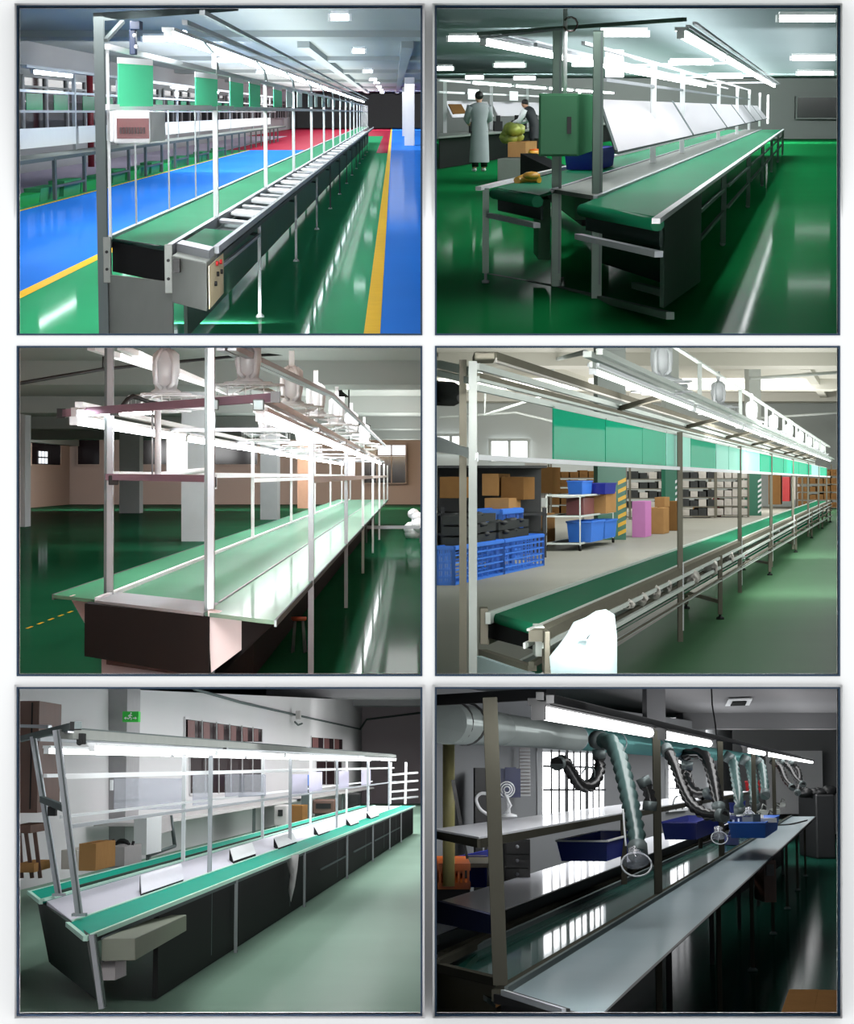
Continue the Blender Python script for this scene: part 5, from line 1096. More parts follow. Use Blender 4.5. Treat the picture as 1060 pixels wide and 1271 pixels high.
struct(h, 'trim_beams', m, 'h5_ceil')
m = MB(); m.tube([onwall(240, 855, .1), onwall(300, 872, .1), onwall(370, 888, .1), onwall(447, 905, .1)], .035, 8); m.tube([h.Q(447, 905, 115), h.Q(455, 893, 115.5), h.Q(528, 884, 116)], .05, 8); struct(h, 'trim_conduit', m, 'alu_dark')
t = Thing(h, 'junction_box', 'small grey junction box on the wall conduit above the line', 'junction box', onwall(371, 893))
a, b = onwall(364, 882, .12), onwall(376, 895, .12); m = MB(); m.box((a.x+.08, a.y, b.z), (b.x+.1, a.y+.5, a.z)); t.add('body', m, 'cloth_grey', bevel=.02); m = MB(); m.tube([onwall(366, 896, .2), onwall(370, 900, .2), onwall(375, 898, .2)], .03, 6); t.add('cable_tail', m, 'alu_dark')
# exit sign with running figure and arrows
Y = h.Yat(XW, 150, 3)-2; a, b = h.Q(152, 883, Y), h.Q(172, 896, Y); W_, H_ = b.x-a.x, a.z-b.z
t = Thing(h, 'exit_sign', 'green emergency exit sign with white running figure and arrows on the pillar', 'exit sign', V((a.x, Y, b.z)))
m = MB(); m.box((a.x, Y, b.z), (b.x, Y+.3, a.z)); t.add('panel', m, 'exit_green', bevel=.01)
def sg(u, v): return V((a.x+W_*u, Y-.01, b.z+H_*v))
m = MB()
for pts in ([(.10, .35), (.22, .22), (.22, .32), (.36, .32), (.36, .40), (.22, .40), (.22, .50)], [(.90, .35), (.78, .22), (.78, .32), (.64, .32), (.64, .40), (.78, .40), (.78, .50)]): q = [sg(*p) for p in pts]; m.hexa(q, [x+V((0, .008, 0)) for x in q])
for p, q in (((.50, .72), (.46, .48)), ((.46, .48), (.40, .30)), ((.40, .30), (.33, .28)), ((.46, .48), (.56, .36)), ((.56, .36), (.54, .18)), ((.50, .68), (.60, .56)), ((.49, .68), (.40, .62)), ((.40, .62), (.37, .52))): m.bar(sg(*p), sg(*q), .012, W_*.05)
m.ball(sg(.53, .83), W_*.05, (1, .2, 1)); t.add('pictogram', m, 'white_paint')

# ---- the line
X0, X1, X2, X3, Yf = -2.80, -3.22, -3.90, -4.31, 66.0
def Yn(xa): return 15.87+3.78*(-2.798-xa)
line = Thing(h, 'assembly_line', 'double side line with teal green edge worktops, white middle and silver portal frame', 'assembly line', h.S(-3.5, 19))
def slab(xa, xb, z0, z1, dy=0, y2=Yf): return MB().prism([h.S(xa, Yn(xa)+dy), h.S(xb, Yn(xb)+dy), h.S(xb, y2), h.S(xa, y2)], z0, z1)
line.add('front_worktop', slab(X0-.012, X1+.06, .725, .75), 'h5_green'); line.add('back_worktop', slab(X3+.03, X2+.0, .725, .75), 'h5_green')
m = MB(); m.bar(h.S(X1+.05, Yn(X1), .752), h.S(X1+.05, Yf, .752), .02, .012); m.bar(h.S(X2+.01, Yn(X2), .755), h.S(X2+.01, Yf, .755), .035, .02); line.add('white_strip', m, 'h5_mint')
line.add('middle_tray', slab(X1+.02, X2+.03, .70, .742, .2), 'h5_white')
m = MB(); m.bar(h.S(X2-.05, Yn(X2)+1, .765), h.S(X2-.05, Yf, .765), .012, .03); line.add('dark_strip', m, 'h5_end')
for xa in (X0, X3+.015): m = MB(); m.bar(h.S(xa, Yn(xa), .738), h.S(xa, Yf, .738), .022, .032); line.add('edge_trim', m, 'h5_mint')
for a, b in ((X0, X1+.04), (X2, X3)): m = MB(); m.bar(h.S(a, Yn(a), .738), h.S(b, Yn(b), .738), .03, .032); line.add('edge_trim', m, 'h5_mint')
f = [h.Q(50, 1115, 21.3), h.Q(112, 1160, 16.0), h.Q(126, 1240, 16.0), h.Q(65, 1193, 21.3)]; m = MB(); m.plate(*f, -.03); line.add('end_panel', m, 'h5_end')
m = MB(); m.bar(h.Q(65, 1194, 21.2), h.Q(122, 1238, 16.1), .03, .03); line.add('end_edge', m, 'black')
m = MB(); m.bar(h.Q(113.5, 1160, 15.9), h.Q(126, 1252, 15.9), .03, .05); line.add('corner_leg', m, 'alu'); m = MB(); m.bar(h.Q(117.5, 1160, 16.0), h.Q(130, 1250, 16.0), .02, .05); line.add('corner_leg', m, 'h5_end')
m = MB(); m.hexa([h.S(X0-.06, 19.5, .02), h.S(X0-.10, 19.5, .02), h.S(X0-.10, Yf, .02), h.S(X0-.06, Yf, .02)], [h.S(X0-.06, 19.5, .70), h.S(X0-.10, 19.5, .70), h.S(X0-.10, Yf, .70), h.S(X0-.06, Yf, .70)]); line.add('under_sheet', m, 'shade_black')  # black sheet standing in for the shade under the front worktop
m = MB(); m.prism([h.S(X0-.02, Yn(X0)+.4), h.S(X1, Yn(X1)+.4), h.S(X1, 64), h.S(X0-.02, 64)], .68, .72); line.add('under_rail', m, 'alu_dark')
for i, x in enumerate((293, 378, 431, 463, 484, 498)):
    xa = X0-.02; Y = h.Yat(xa, x, .5); p = h.S(xa, Y, 0); m = MB(); m.post(p, .72, .03, .05); g = line.add('leg', m, 'alu'); m = MB(); m.ball(p+V((0, 0, .015)), .022); line.add('foot', m, 'alu_dark', g)
    m = MB(); m.post(h.S(xa-.05, Y-1.6, .1), .7, .025, .04); line.add('inner_leg', m, 'alu_dark'); 
    if i > 1: m = MB(); m.bar(h.S(xa-.03, Y-5, .36), h.S(xa-.03, Y, .36), .02, .025); line.add('rung', m, 'alu_dark')
# boxes hanging below the front worktop
f = [h.Q(126, 1165, 16.1), h.Q(198, 1136, 20.2), h.Q(198, 1156, 20.2), h.Q(126, 1193, 16.1)]
t = Thing(h, 'drive_box', 'olive grey sheet metal box under the near end of the front worktop', 'box', f[3]); m = MB(); m.plate(*f, -.22); t.add('body', m, 'h5_box', bevel=.006); m = MB(); g = [p+V((.006, -.02, 0)) for p in f]; m.bar(g[0], g[1], .01, .012); m.bar(g[3], g[2], .01, .012); t.add('lid_edge', m, 'alu_dark')
f = [h.Q(124, 1194, 16.3), h.Q(139, 1190, 17.3), h.Q(139, 1211, 17.3), h.Q(124, 1217, 16.3)]; m = MB(); m.plate(*f, -.1); one(h, 'switch_box', m, 'cloth_grey', 'small light grey switch box hanging below the olive drive box', 'switch box')
f = [h.Q(261, 1106, 23.7), h.Q(281, 1099, 25.4), h.Q(281, 1129, 25.4), h.Q(261, 1136, 23.7)]
t = Thing(h, 'parts_cabinet', 'grey metal cabinet hanging under the front worktop beside the first leg', 'cabinet', f[3]); m = MB(); m.plate(*f, -.04); b_ = [h.Q(238, 1105, 25.5), h.Q(261, 1107, 23.7), h.Q(261, 1136, 23.7), h.Q(238, 1126, 25.5)]; m.plate(*b_, -.02); t.add('body', m, 'alu_dark'); m = MB(); f2 = [p+V((.004, -.03, 0)) for p in f]; m.plate(f2[0]*.96+f2[2]*.04, f2[1]*.96+f2[3]*.04, f2[2]*.96+f2[0]*.04, f2[3]*.96+f2[1]*.04, .006); t.add('door', m, 'alu', label='bright steel door')
crumple(h, 'cloth', [(356, 1070), (362, 1062), (371, 1060), (369, 1080), (366, 1100), (361, 1120), (358, 1104), (360, 1086)], h.Yat(X0, 364, .6)-.4, .03, 'cloth_grey', 'grey cloth hanging from the front worktop beside the second leg', 'cloth', 4)
# portal at the near end
for x0, y0, x1, y1, Y in ((41, 914, 73, 1112, 20.4), (70, 906, 98.5, 1137, 17.6)):
    a, b = h.Q(x0, y0, Y), h.Q(x1, y1, Y); m = MB(); m.bar(a, b, .05, .05); g = line.add('portal_post', m, 'alu'); m = MB(); o = V((.012, -.03, 0)); m.bar(a+o, b+o, .01, .008); line.add('slot', m, 'alu_dark', g)
    m = MB(); m.cbox(b+V((0, 0, .01)), (.1, .1, .02)); line.add('foot_plate', m, 'alu', g)
m = MB(); m.bar(h.Q(23, 918, 22.5), h.Q(97, 900, 16.6), .05, .05); cb = line.add('portal_beam', m, 'alu_dark'); m = MB(); m.cbox(h.Q(94, 901, 16.7), (.05, .2, .055)); line.add('end_cap', m, 'black', cb)
m = MB(); m.bar(h.Q(24, 901, 24), h.Q(62, 902, 20), .03, .03); line.add('portal_beam', m, 'alu'); m = MB(); m.bar(h.Q(60, 912, 20), h.Q(88, 907, 17.2), .04, .03); line.add('portal_beam', m, 'alu')
m = MB(); m.bar(h.Q(52, 992, 20.3), h.Q(80, 1003, 17.6), .04, .05); line.add('portal_beam', m, 'alu_dark'); m = MB(); q = h.Q(65, 1007, 18.8); m.cbox(q, (.06, .1, .07)); line.add('control_knob_box', m, 'black')
# posts, tracks, rails
for xa, L_, mt in ((X1, (25.5, 34.4, 43.2, 52, 60.5), 'alu'), (X2+.02, (28.3, 37, 45.5, 55, 63), 'white_paint')):
    for Y in L_: m = MB(); m.post(h.S(xa, Y, .72), 1.98, .042, .07); line.add('post', m, mt)
for (x, y, Y, w_, hh, mt) in ((82, 911, 17.6, .10, .07, 'steel'), (82, 905, 17.9, .04, .03, 'alu_dark'), (46, 916, 20.6, .06, .05, 'alu')):
    p = h.Q(x, y, Y); m = MB(); m.bar(p, h.go(p, 64), w_, hh); line.add('top_track', m, mt)
for (x, y, Y, hh, mt) in ((79, 964, 17.6, .035, 'white_paint'), (56, 963, 20.4, .03, 'white_paint'), (86, 1026, 17.6, .026, 'alu'), (76, 1014, 20.6, .024, 'white_paint')):
    p = h.Q(x, y, Y); m = MB(); m.bar(p, h.go(p, 64), .03, hh); line.add('long_rail', m, mt)
for i in range(5):
    Y = 25+9*i; m = MB(); m.bar(h.S(X1, Y, 1.99), h.S(X2, Y+2.6, 1.97), .04, .035); line.add('cross_rail', m, 'alu')
# hanging cables and clamp on the track
for x, y, Y, lb in ((101, 917, 17.9, 'black clamp under the top track beside the portal'), (280, 926, 27, 'silver clamp on the top track above the second post'), (383, 930, 38, 'silver clamp on the top track above the third post')):
    p = h.Q(x, y, Y); t = Thing(h, 'track_clamp', lb, 'clamp', p); m = MB(); m.cbox(p, (.05, .15, .08)); t.add('jaw', m, 'black' if x < 200 else 'alu', bevel=.005); m = MB(); m.cyl(p+V((0, -.08, -.03)), p+V((0, -.12, -.03)), .02, 8); t.add('knob', m, 'black')
# tubes
for lab, A_ in (('front', h.Q(114, 929, 18.2)), ('back', h.Q(58, 932, 20.6))):
    Y = A_.y
    for i in range(6):
        lamp(h, h.go(A_, Y), h.go(A_, Y+7.2), .022, 'h5_tube', '%s bright tube over the %s worktop, counted from the portal' % (ORD[i], lab), 'tubes over the fine belt line', 'lamp_white'); Y += 7.5
# clear and lavender panels between the rails
pn = [(142, 230, 966, 1006, 30, 'acrylic', 'clear acrylic panel between the rails left of the first back post'), (240, 262, 962, 1000, 29, 'acrylic', 'narrow clear acrylic panel right of the first back post'), (363, 382, 961, 986, 37.5, 'lavender', 'lavender card panel beside the third front post'), (384, 400, 958, 983, 42, 'lavender', 'lavender card panel right of the third front post'), (421, 433, 957, 979, 46, 'lavender', 'lavender card panel at the fourth front post'), (449, 460, 955, 975, 52, 'lavender', 'lavender card panel farthest along the rails'), (280, 330, 961, 990, 33, 'acrylic', 'clear acrylic panel between the second and third front posts')]
for x0, x1, y0, y1, Y, mt, lb in pn:
    c = [h.Q(x0, y0, Y), h.Q(x1, y0, Y+1.5), h.Q(x1, y1-2, Y+1.5), h.Q(x0, y1, Y)]; m = MB(); m.plate(*c, .01); one(h, 'rail_panel', m, mt, lb, 'panel')
m = MB(); p = h.Q(138, 968, 21); m.box((p.x-.01, p.y, p.z-.09), (p.x+.012, p.y+.05, p.z)); one(h, 'hook', m, 'white_paint', 'small white hook hanging from the middle rail near the portal', 'hook')
# wedge fixtures along the middle
wd = [(167, 228, 1093, 1112, 20.6, 1), (285, 318, 1056, 1072, 27.2, 0), (341, 369, 1040, 1055, 33.5, 0), (391, 410, 1024, 1038, 40, 0), (431, 446, 1015, 1026, 48, 0), (456, 471, 1008, 1017, 55.5, 0)]
for i, (x0, x1, y0, y1, Y, big) in enumerate(wd):
    a = h.P(x0+(8 if big else 5), y1+(2 if big else 0), .745); Y2 = h.Yat(a.x-h.lx*a.y, x1, .8)
    n0 = h.go(a, a.y); n1 = h.go(a, Y2); bk = V((-.13, 1.0, 0)); hz = (.13 if big else .12)
    t = Thing(h, 'wedge_fixture', '%s wedge shaped light fixture on the white middle, counted from the portal' % ORD[i], 'fixture', n0, 'wedge fixtures')
    top0, top1 = n0+bk+V((0, 0, hz)), n1+bk+V((0, 0, hz))
    m = MB(); m.hexa([n0, n0+bk, top0], [n1, n1+bk, top1]); t.add('body', m, 'black')
    m = MB(); e = V((.004, -.01, .006)); fr = .85
    m.plate(n0+(top0-n0)*.12+e, n1+(top1-n1)*.12+e, top1+e, top0+e, .008); t.add('lit_face', m, 'h5_white' if big else 'white_paint')
# things behind the line
Y = 33; a, b = h.Q(20, 930, Y), h.Q(46, 1009, Y)
t = Thing(h, 'wooden_cabinet', 'dark brown wooden cabinet at the left edge behind the portal', 'cabinet', V((a.x, Y, 0))); m = MB(); m.box((a.x, Y, b.z), (b.x, Y+2, h.Q(40, 870, Y).z)); t.add('body', m, 'wood_brown'); m = MB(); q = h.Q(39, 900, Y); m.box((q.x, Y-.03, b.z+.05), (q.x+.015, Y, h.Q(40, 872, Y).z)); t.add('door_edge', m, 'black')
p = h.P(28, 1092); p.y = 33; t = Thing(h, 'wooden_stand', 'small wooden stand with slim legs on the floor at the left edge', 'stand', V((p.x, 33, 0)))
a, b = h.Q(21, 1023, 33), h.Q(45, 1033, 33); m = MB(); m.box((a.x, 32.5, b.z), (b.x, 34, a.z)); t.add('top', m, 'wood_brown')
for x0, x1 in ((32, 40), (43, 50), (24, 27)): m = MB(); m.bar(h.Q(x0, 1032, 33), h.Q(x1, 1090, 33), .05, .05); t.add('leg', m, 'wood_brown')
m = MB(); a, b = h.Q(21, 1072, 32.6), h.Q(42, 1083, 32.6); m.box((a.x, 32.6, b.z), (b.x, 34, a.z)); t.add('shelf', m, 'card')
def back(x0, x1, y0, y1, Y, nm, lb, cat, mt): a, b = h.Q(x0, y0, Y), h.Q(x1, y1, Y); return a, b
for x0, x1, y0, y1, Y, mt, lb in ((94, 116, 1048, 1082, 31, 'card', 'brown cardboard box behind the portal posts'), (72, 92, 1056, 1080, 33, 'foam_white' if 'foam_white' in M else 'white_paint', 'pale carton left of the brown cardboard box'), (130, 152, 1052, 1076, 33, 'cloth_grey', 'grey carton behind the back worktop'), (163, 180, 1016, 1062, 36, 'white_paint', 'tall white carton leaning at the wall'), (345, 375, 1000, 1022, 62, 'card_dark', 'dark brown carton behind the third post')):
    a, b = h.Q(x0, y1, Y), h.Q(x1, y0, Y); carton(h, V(((a.x+b.x)/2, Y+1, max(0, a.z))), b.x-a.x, 1.5, b.z-max(0, a.z), lb, mt)
Y = 38; t = Thing(h, 'folding_chair', 'folded grey chair leaning at the wall behind the back worktop', 'chair', h.Q(200, 1060, Y))
m = MB(); q = [h.Q(181, 1018, Y), h.Q(212, 1012, Y+1), h.Q(217, 1050, Y+1), h.Q(184, 1062, Y)]; m.plate(q[0], q[1], q[1]*.5+q[2]*.5, q[0]*.5+q[3]*.5, .04); t.add('backrest', m, 'cloth_grey', bevel=.01)
m = MB(); 
for p_, q_ in ((q[0], q[3]), (q[1], q[2]), (q[3], q[2])): m.tube([p_, q_], .03, 8)
t.add('frame', m, 'alu_dark')
t = Thing(h, 'cable_drum', 'tangle of black wire rack on the floor behind the back worktop', 'wire rack', h.Q(152, 1060, 34)); m = MB()
for k in range(5): m.tube([h.Q(152+9*math.cos(j*.5+k), 1050+9*math.sin(j*.5+k)*(.5+.1*k), 34+.1*k) for j in range(13)], .018, 5)
t.add('coil', m, 'black'); m = MB(); m.tube([h.Q(140, 1042, 34), h.Q(148, 1060, 34), h.Q(160, 1062, 34), h.Q(166, 1044, 34)], .02, 5); t.add('stand', m, 'black')
for i, (x0, x1, y0, y1, Y, mt, lb) in enumerate(((371, 385, 962, 975, 70, 'crate_blue' if 'crate_blue' in M else 'blue_bin', 'blue machine panel behind the third post'), (388, 415, 993, 1010, 72, 'wood_brown', 'dark brown machine on the bench behind the third post'), (340, 356, 1000, 1025, 60, 'cloth_grey', 'pale machine behind the rails left of the third post'), (430, 446, 985, 1004, 74, 'black', 'black machine behind the fourth post'))):
    p, q = h.Q(x0, y1, Y), h.Q(x1, y0, Y); t = Thing(h, 'machine', lb, 'machine', V((p.x, Y, max(0, p.z)))); m = MB(); m.box((p.x, Y, p.z), (q.x, Y+2, q.z)); t.add('body', m, mt, bevel=.03); m = MB(); m.box((p.x+.1, Y-.05, q.z-.25), (q.x-.1, Y, q.z-.1)); t.add('panel', m, 'black'); m = MB(); m.box((p.x+.05, Y+.4, 0), (q.x-.05, Y+1.8, p.z)); t.add('stand', m, 'alu_dark')
t = Thing(h, 'wall_bench', 'long grey bench against the window wall behind the line', 'bench', h.S(-6.6, 70)); m = MB(); m.prism([h.S(-6.4, 42), h.S(-6.4, 108), h.S(-7.3, 108), h.S(-7.3, 42)], .8, .86); t.add('top', m, 'cloth_grey')
for Y in (43, 60, 75, 90, 106): m = MB(); m.post(h.S(-6.5, Y, 0), .8, .06, .3); t.add('leg', m, 'alu_dark')
# steel rack at the far end
t = Thing(h, 'steel_rack', 'white steel rack at the far end of the line', 'rack', h.Q(493, 1000, 70))
for x in (484, 503): m = MB(); m.bar(h.Q(x, 998, 68), h.Q(x+1, 946, 68), .07, .07); t.add('upright', m, 'white_paint')
for y in (962, 972, 983, 992): m = MB(); m.bar(h.Q(484, y, 68), h.Q(518, y-3, 74), .06, .05); t.add('shelf', m, 'white_paint')
p = h.P(60, 1140) if False else None
KL[0] = 1.8; front(h, 80, tilt=45)
strips(h, ((-3.0, 15.5, 30, 2.28, 3, .5), (-3.3, 19, 105, 3.0, 10, 1.0), (-1.0, 24, 60, 3.2, 18, 1.4), (-1.6, 60, 110, 3.4, 20, 3), (-5.2, 32, 110, 3.2, 8, 1.2)))
strips(h, ((-3.5, 24, 105, 2.2, 4, .8), (-2.5, 60, 110, 2.4, 3, 1.2)), up=True); wash(h, 60, (508,), 30, 3.2, sx=1.0); side_light(h, 519, 18, 100, 1.6, 2, 1.0)
# ================================================================ hall 6 (bottom right): solder line with fume hoses
h = Hall((542, 855, 1040.5, 1259), 958, 1072, 2.32, 4.0, 92)
mat('h6_floor', (16, 52, 42), .07, .10, .1, .35, bump=.04); mat('h6_ceil', (112, 112, 114), .02, .4, .05, .2); mat('h6_wall', (118, 120, 122), .02, .4, .05, .3); mat('h6_pale', (196, 198, 200), .03, .4, .04)
mat('h6_top', (122, 136, 140), .12, .16, .04, 2); mat('h6_shelf', (206, 208, 214), .38, .10, .03, 2); mat('h6_belt', (26, 66, 58), .45, .05, .06, 3); mat('h6_post', (62, 61, 54), .25, .3, .06, metal=True); mat('h6_side', (66, 62, 44), .05, .35, .08, 3); mat('h6_dark', (26, 27, 28), .05, .3)
mat('duct_grey', (150, 158, 156), .25, .22, .05, metal=True); mat('duct_teal', (92, 140, 138), .2, .22, .05, metal=True); mat('hose_teal', (62, 84, 82), .08, .25, .06, 8); mat('hose_dark', (28, 28, 28), .06, .25, .06, 8); mat('edge_blue', (44, 52, 92), .06, .3)
mat('bin_deep', (30, 40, 120), .08, .25); mat('pipe_yellow', (214, 206, 140), .06, .3)
glow('h6_tube', (255, 255, 255), 7); glow('h6_window', (250, 252, 255), 6)
fm = shell(h, 'h6_floor', 'h6_ceil', 'h6_wall', 'h6_wall'); struct(h, 'floor', fm, ['h6_floor'])
XW = -4.9; yw = clampY(h, XW, 16)
struct(h, 'wall_windows', MB().quad(h.S(XW, yw), h.S(XW, 91.5), h.S(XW, 91.5, 4.0), h.S(XW, yw, 4.0)), 'h6_wall')
def onwall(x, y, off=.05): return h.Q(x, y, h.Yat(XW+off, x, 2.5))
for k, (x0, x1, y0, y1) in enumerate(((670, 747, 930, 1014), (828, 852, 938, 1006)), 1):
    a, b, c, d = onwall(x0, y0), onwall(x1, y0+3), onwall(x1, y1-2), onwall(x0, y1); m = MB(); m.quad(a, b, c, d); m.mi = 1
    for p, q in ((a, b), (d, c), (a, d), (b, c)): m.bar(p, q, .08, .08)
    m.mi = 2
    for i in range(1, 9 if k == 1 else 3): u = i/(9 if k == 1 else 3); m.bar(a+(b-a)*u+V((.05, 0, 0)), d+(c-d)*u+V((.05, 0, 0)), .03 if i % 3 else .06, .03)
    for u in (.25, .6): m.bar(a+(d-a)*u+V((.06, 0, 0)), b+(c-b)*u+V((.06, 0, 0)), .03, .03)
    struct(h, 'window_%d' % k, m, ['h6_window', 'h6_pale', 'h6_dark'])
a, b = h.Q(948, 932, 91), h.Q(1020, 1010, 91); m = MB(); m.box((a.x, 90.6, b.z), (b.x, 91, a.z)); struct(h, 'trim_pale_panel', m, 'h6_pale')
m = MB(); m.box((h.Q(848, 905, 70).x, 70, 3.55), (h.Q(1046, 905, 70).x, 72, 4.0)); m.box((h.Q(803, 880, 48).x, 48, 2.9), (h.Q(826, 880, 48).x, 49, 4.0)); struct(h, 'trim_beams', m, 'h6_ceil')
for i, (x0, x1, y0, y1, lb) in enumerate(((896, 934, 866, 875, 'square ceiling vent with dark centre above the hoses'), (931, 966, 887, 892, 'narrow ceiling vent farther along the ceiling'))):
    c = [h.P(x0+4, y1, 3.97), h.P(x1-4, y1-1, 3.97), h.P(x1, y0, 3.97), h.P(x0+8, y0+1, 3.97)]; t = Thing(h, 'ceiling_vent', lb, 'vent', c[0]); m = MB(); m.plate(*c, .03); t.add('frame', m, 'h6_pale' if i == 0 else 'h6_wall'); cc = sum(c, V((0, 0, 0)))/4; m = MB(); m.plate(*[cc+(p-cc)*.6-V((0, 0, .04)) for p in c], .02); t.add('grille', m, 'black')
m = MB(); m.tube([h.Q(883, 852, 46), h.Q(884, 875, 45), h.Q(888, 900, 44), h.Q(890, 922, 43)], .015, 6); one(h, 'ceiling_wire', m, 'black', 'thin black wire hanging from the ceiling to the lamp rail', 'wire')
# ---- the line
XR, XM, XB, XS, Yf = -1.24, -1.90, -2.72, -3.40, 62.0
line = Thing(h, 'assembly_line', 'solder line with grey worktop, dark belt and two pale shelves on square posts', 'assembly line', h.S(-2, 13))
def Yn(xa): return 11.3+(-1.24-xa)*2.0
def slab(xa, xb, z0, z1, ya=None, yb_=None, y2=Yf): return MB().prism([h.S(xa, ya or Yn(xa)), h.S(xb, yb_ or Yn(xb)), h.S(xb, y2), h.S(xa, y2)], z0, z1)
line.add('right_worktop', slab(XR, XM+.03, 1.17, 1.20), 'h6_top'); m = MB(); m.bar(h.S(XR, Yn(XR), 1.18), h.S(XR, Yf, 1.18), .02, .05); line.add('edge_strip', m, 'h6_dark')
m = MB(); m.bar(h.S(XR, Yn(XR)-.02, 1.175), h.S(XM, Yn(XM)-.02, 1.175), .03, .05); line.add('edge_strip', m, 'h6_dark')
line.add('belt', slab(XM-.05, XB+.05, 1.10, 1.13, 12.9, 15.3), 'h6_belt')
for xa, z, w_, mt in ((XM, 1.19, .05, 'h6_post'), (XM+.05, 1.205, .02, 'alu_dark'), (XB+.02, 1.16, .05, 'h6_post'), (XB-.02, 1.205, .02, 'h6_dark'), (XB+.09, 1.14, .03, 'alu_dark')):
    m = MB(); m.bar(h.S(xa, 12.6 if xa > -2.5 else 15.6, z), h.S(xa, Yf, z), w_, .06); line.add('belt_rail', m, mt)
# left shelf with its dark edge, and the raised upper shelf
line.add('left_shelf', slab(XB, XS, 1.28, 1.30, 15.6, 19.3), 'h6_shelf'); m = MB(); m.bar(h.S(XB+.01, 15.5, 1.27), h.S(XB+.01, Yf, 1.27), .02, .055); line.add('shelf_edge', m, 'h6_dark')
f = [h.Q(541, 1118, 16.8), h.Q(614, 1137, 15.6), h.Q(614, 1160, 15.6), h.Q(541, 1148, 16.8)]; m = MB(); m.plate(*f, .05); line.add('shelf_end', m, 'edge_blue')
f = [h.P(541, 1150, 1.14), h.P(610, 1160, 1.14), h.P(604, 1165, 1.14), h.P(541, 1193, 1.14)]; m = MB(); m.plate(*f, .02); line.add('lower_tray', m, 'lavender' if 'lavender' in M else 'h6_shelf')
m = MB(); m.bar(h.Q(541, 1197, 14.2), h.Q(612, 1162, 18), .05, .05); line.add('belt_rail', m, 'h6_post')
p0 = h.Q(620, 1037, 15.0); xa = p0.x-h.lx*p0.y
us = [h.S(xa, 14.2, p0.z), h.S(xa-.62, 16.2, p0.z), h.S(xa-.55, 48, p0.z), h.S(xa, 48, p0.z)]
m = MB(); m.prism(us, p0.z-.01, p0.z+.012); line.add('upper_shelf', m, 'h6_shelf'); m = MB(); m.bar(us[0]+V((.01, 0, -.025)), us[3]+V((.01, 0, -.025)), .02, .05); m.bar(us[0]+V((0, 0, -.025)), us[1]+V((0, 0, -.025)), .02, .05); line.add('shelf_edge', m, 'h6_post')
for Y in (22.5, 33, 43): m = MB(); m.post(h.S(xa+.02, Y, 1.3), p0.z, .05, .08); line.add('shelf_post', m, 'h6_post')
# end panels
f = [h.Q(541, 1196, 14.2), h.Q(615, 1214, 13.0), h.Q(615, 1224, 13.0), h.Q(541, 1207, 14.2)]; m = MB(); m.plate(*f, .06); line.add('end_beam', m, 'h6_post')
f = [h.Q(541, 1207, 14.3), h.Q(616, 1225, 13.1), h.Q(616, 1275, 13.1), h.Q(541, 1275, 14.3)]; m = MB(); m.plate(*f, .03); line.add('end_panel', m, 'h6_side')
m = MB(); f = [h.Q(622, 1228, 12.7), h.Q(700, 1252, 11.6), h.Q(700, 1272, 11.6), h.Q(622, 1272, 12.7)]; m.plate(*f, .03); line.add('end_panel', m, 'h6_dark'); m = MB(); m.bar(h.Q(624, 1232, 12.5), h.Q(700, 1256, 11.5), .02, .03); line.add('end_beam', m, 'alu')
# posts
for i, (x, xb_, yb_, w_) in enumerate(((608, 621, 1222, .075), (816, 817, 1105, .07), (895, 896, 1025, .07), (936, 937, 1000, .07), (961, 961, 990, .07))):
    Y = 12.7 if i == 0 else h.Yat(XM, x, 1.8); a = h.Q(x, 866 if i == 0 else 900, Y); b = h.Q(xb_, yb_, Y)
    if i: b = h.S(XM, Y, 1.12); a = V((b.x, Y, 2.72))
    m = MB(); m.bar(a, b, w_, w_); line.add('post', m, 'h6_post')
m = MB(); a, b = h.Q(541, 869, 14), h.Q(684, 861, 12.9); m.bar(a, b, .06, .06); line.add('top_beam', m, 'h6_dark')
A_ = h.Q(668, 884, 12.3); m = MB()
for dx, dz in ((0, .075), (.05, .06)): B_ = A_+V((dx, -.2, dz)); m.bar(B_, h.go(B_, 60), .04, .04)
line.add('lamp_rail', m, 'h6_dark')
for i in range(7):
    Y = 16+6.5*i; p = h.S(XR-.12, Y, 0); m = MB(); m.post(p, 1.16, .04, .06); g = line.add('leg', m, 'h6_post'); m = MB(); m.lathe([(.06, 0), (.06, .02), (.02, .05)], p, 10); line.add('foot', m, 'alu_dark', g)
    p = h.S(XM, Y+1, 0); m = MB(); m.post(p, 1.1, .05, .08); line.add('leg', m, 'h6_dark')
m = MB(); m.prism([h.S(XM-.1, 16), h.S(XM-.15, 16), h.S(XM-.15, 60), h.S(XM-.1, 60)], .1, 1.05); line.add('under_sheet', m, 'h6_dark')
for x0, x1, lb in ((669, 806, 'first bright tube under the lamp rail, at the near post'), (822, 880, 'second bright tube under the lamp rail, past the second post'), (925, 948, 'third bright tube under the lamp rail, before the far pair'), (951, 1008, 'last long bright tube at the far end of the lamp rail')):
    p, q = h.gox(A_, x0), h.gox(A_, x1); lamp(h, p, q, .036, 'h6_tube', lb, 'tubes over the solder line', 'h6_dark')
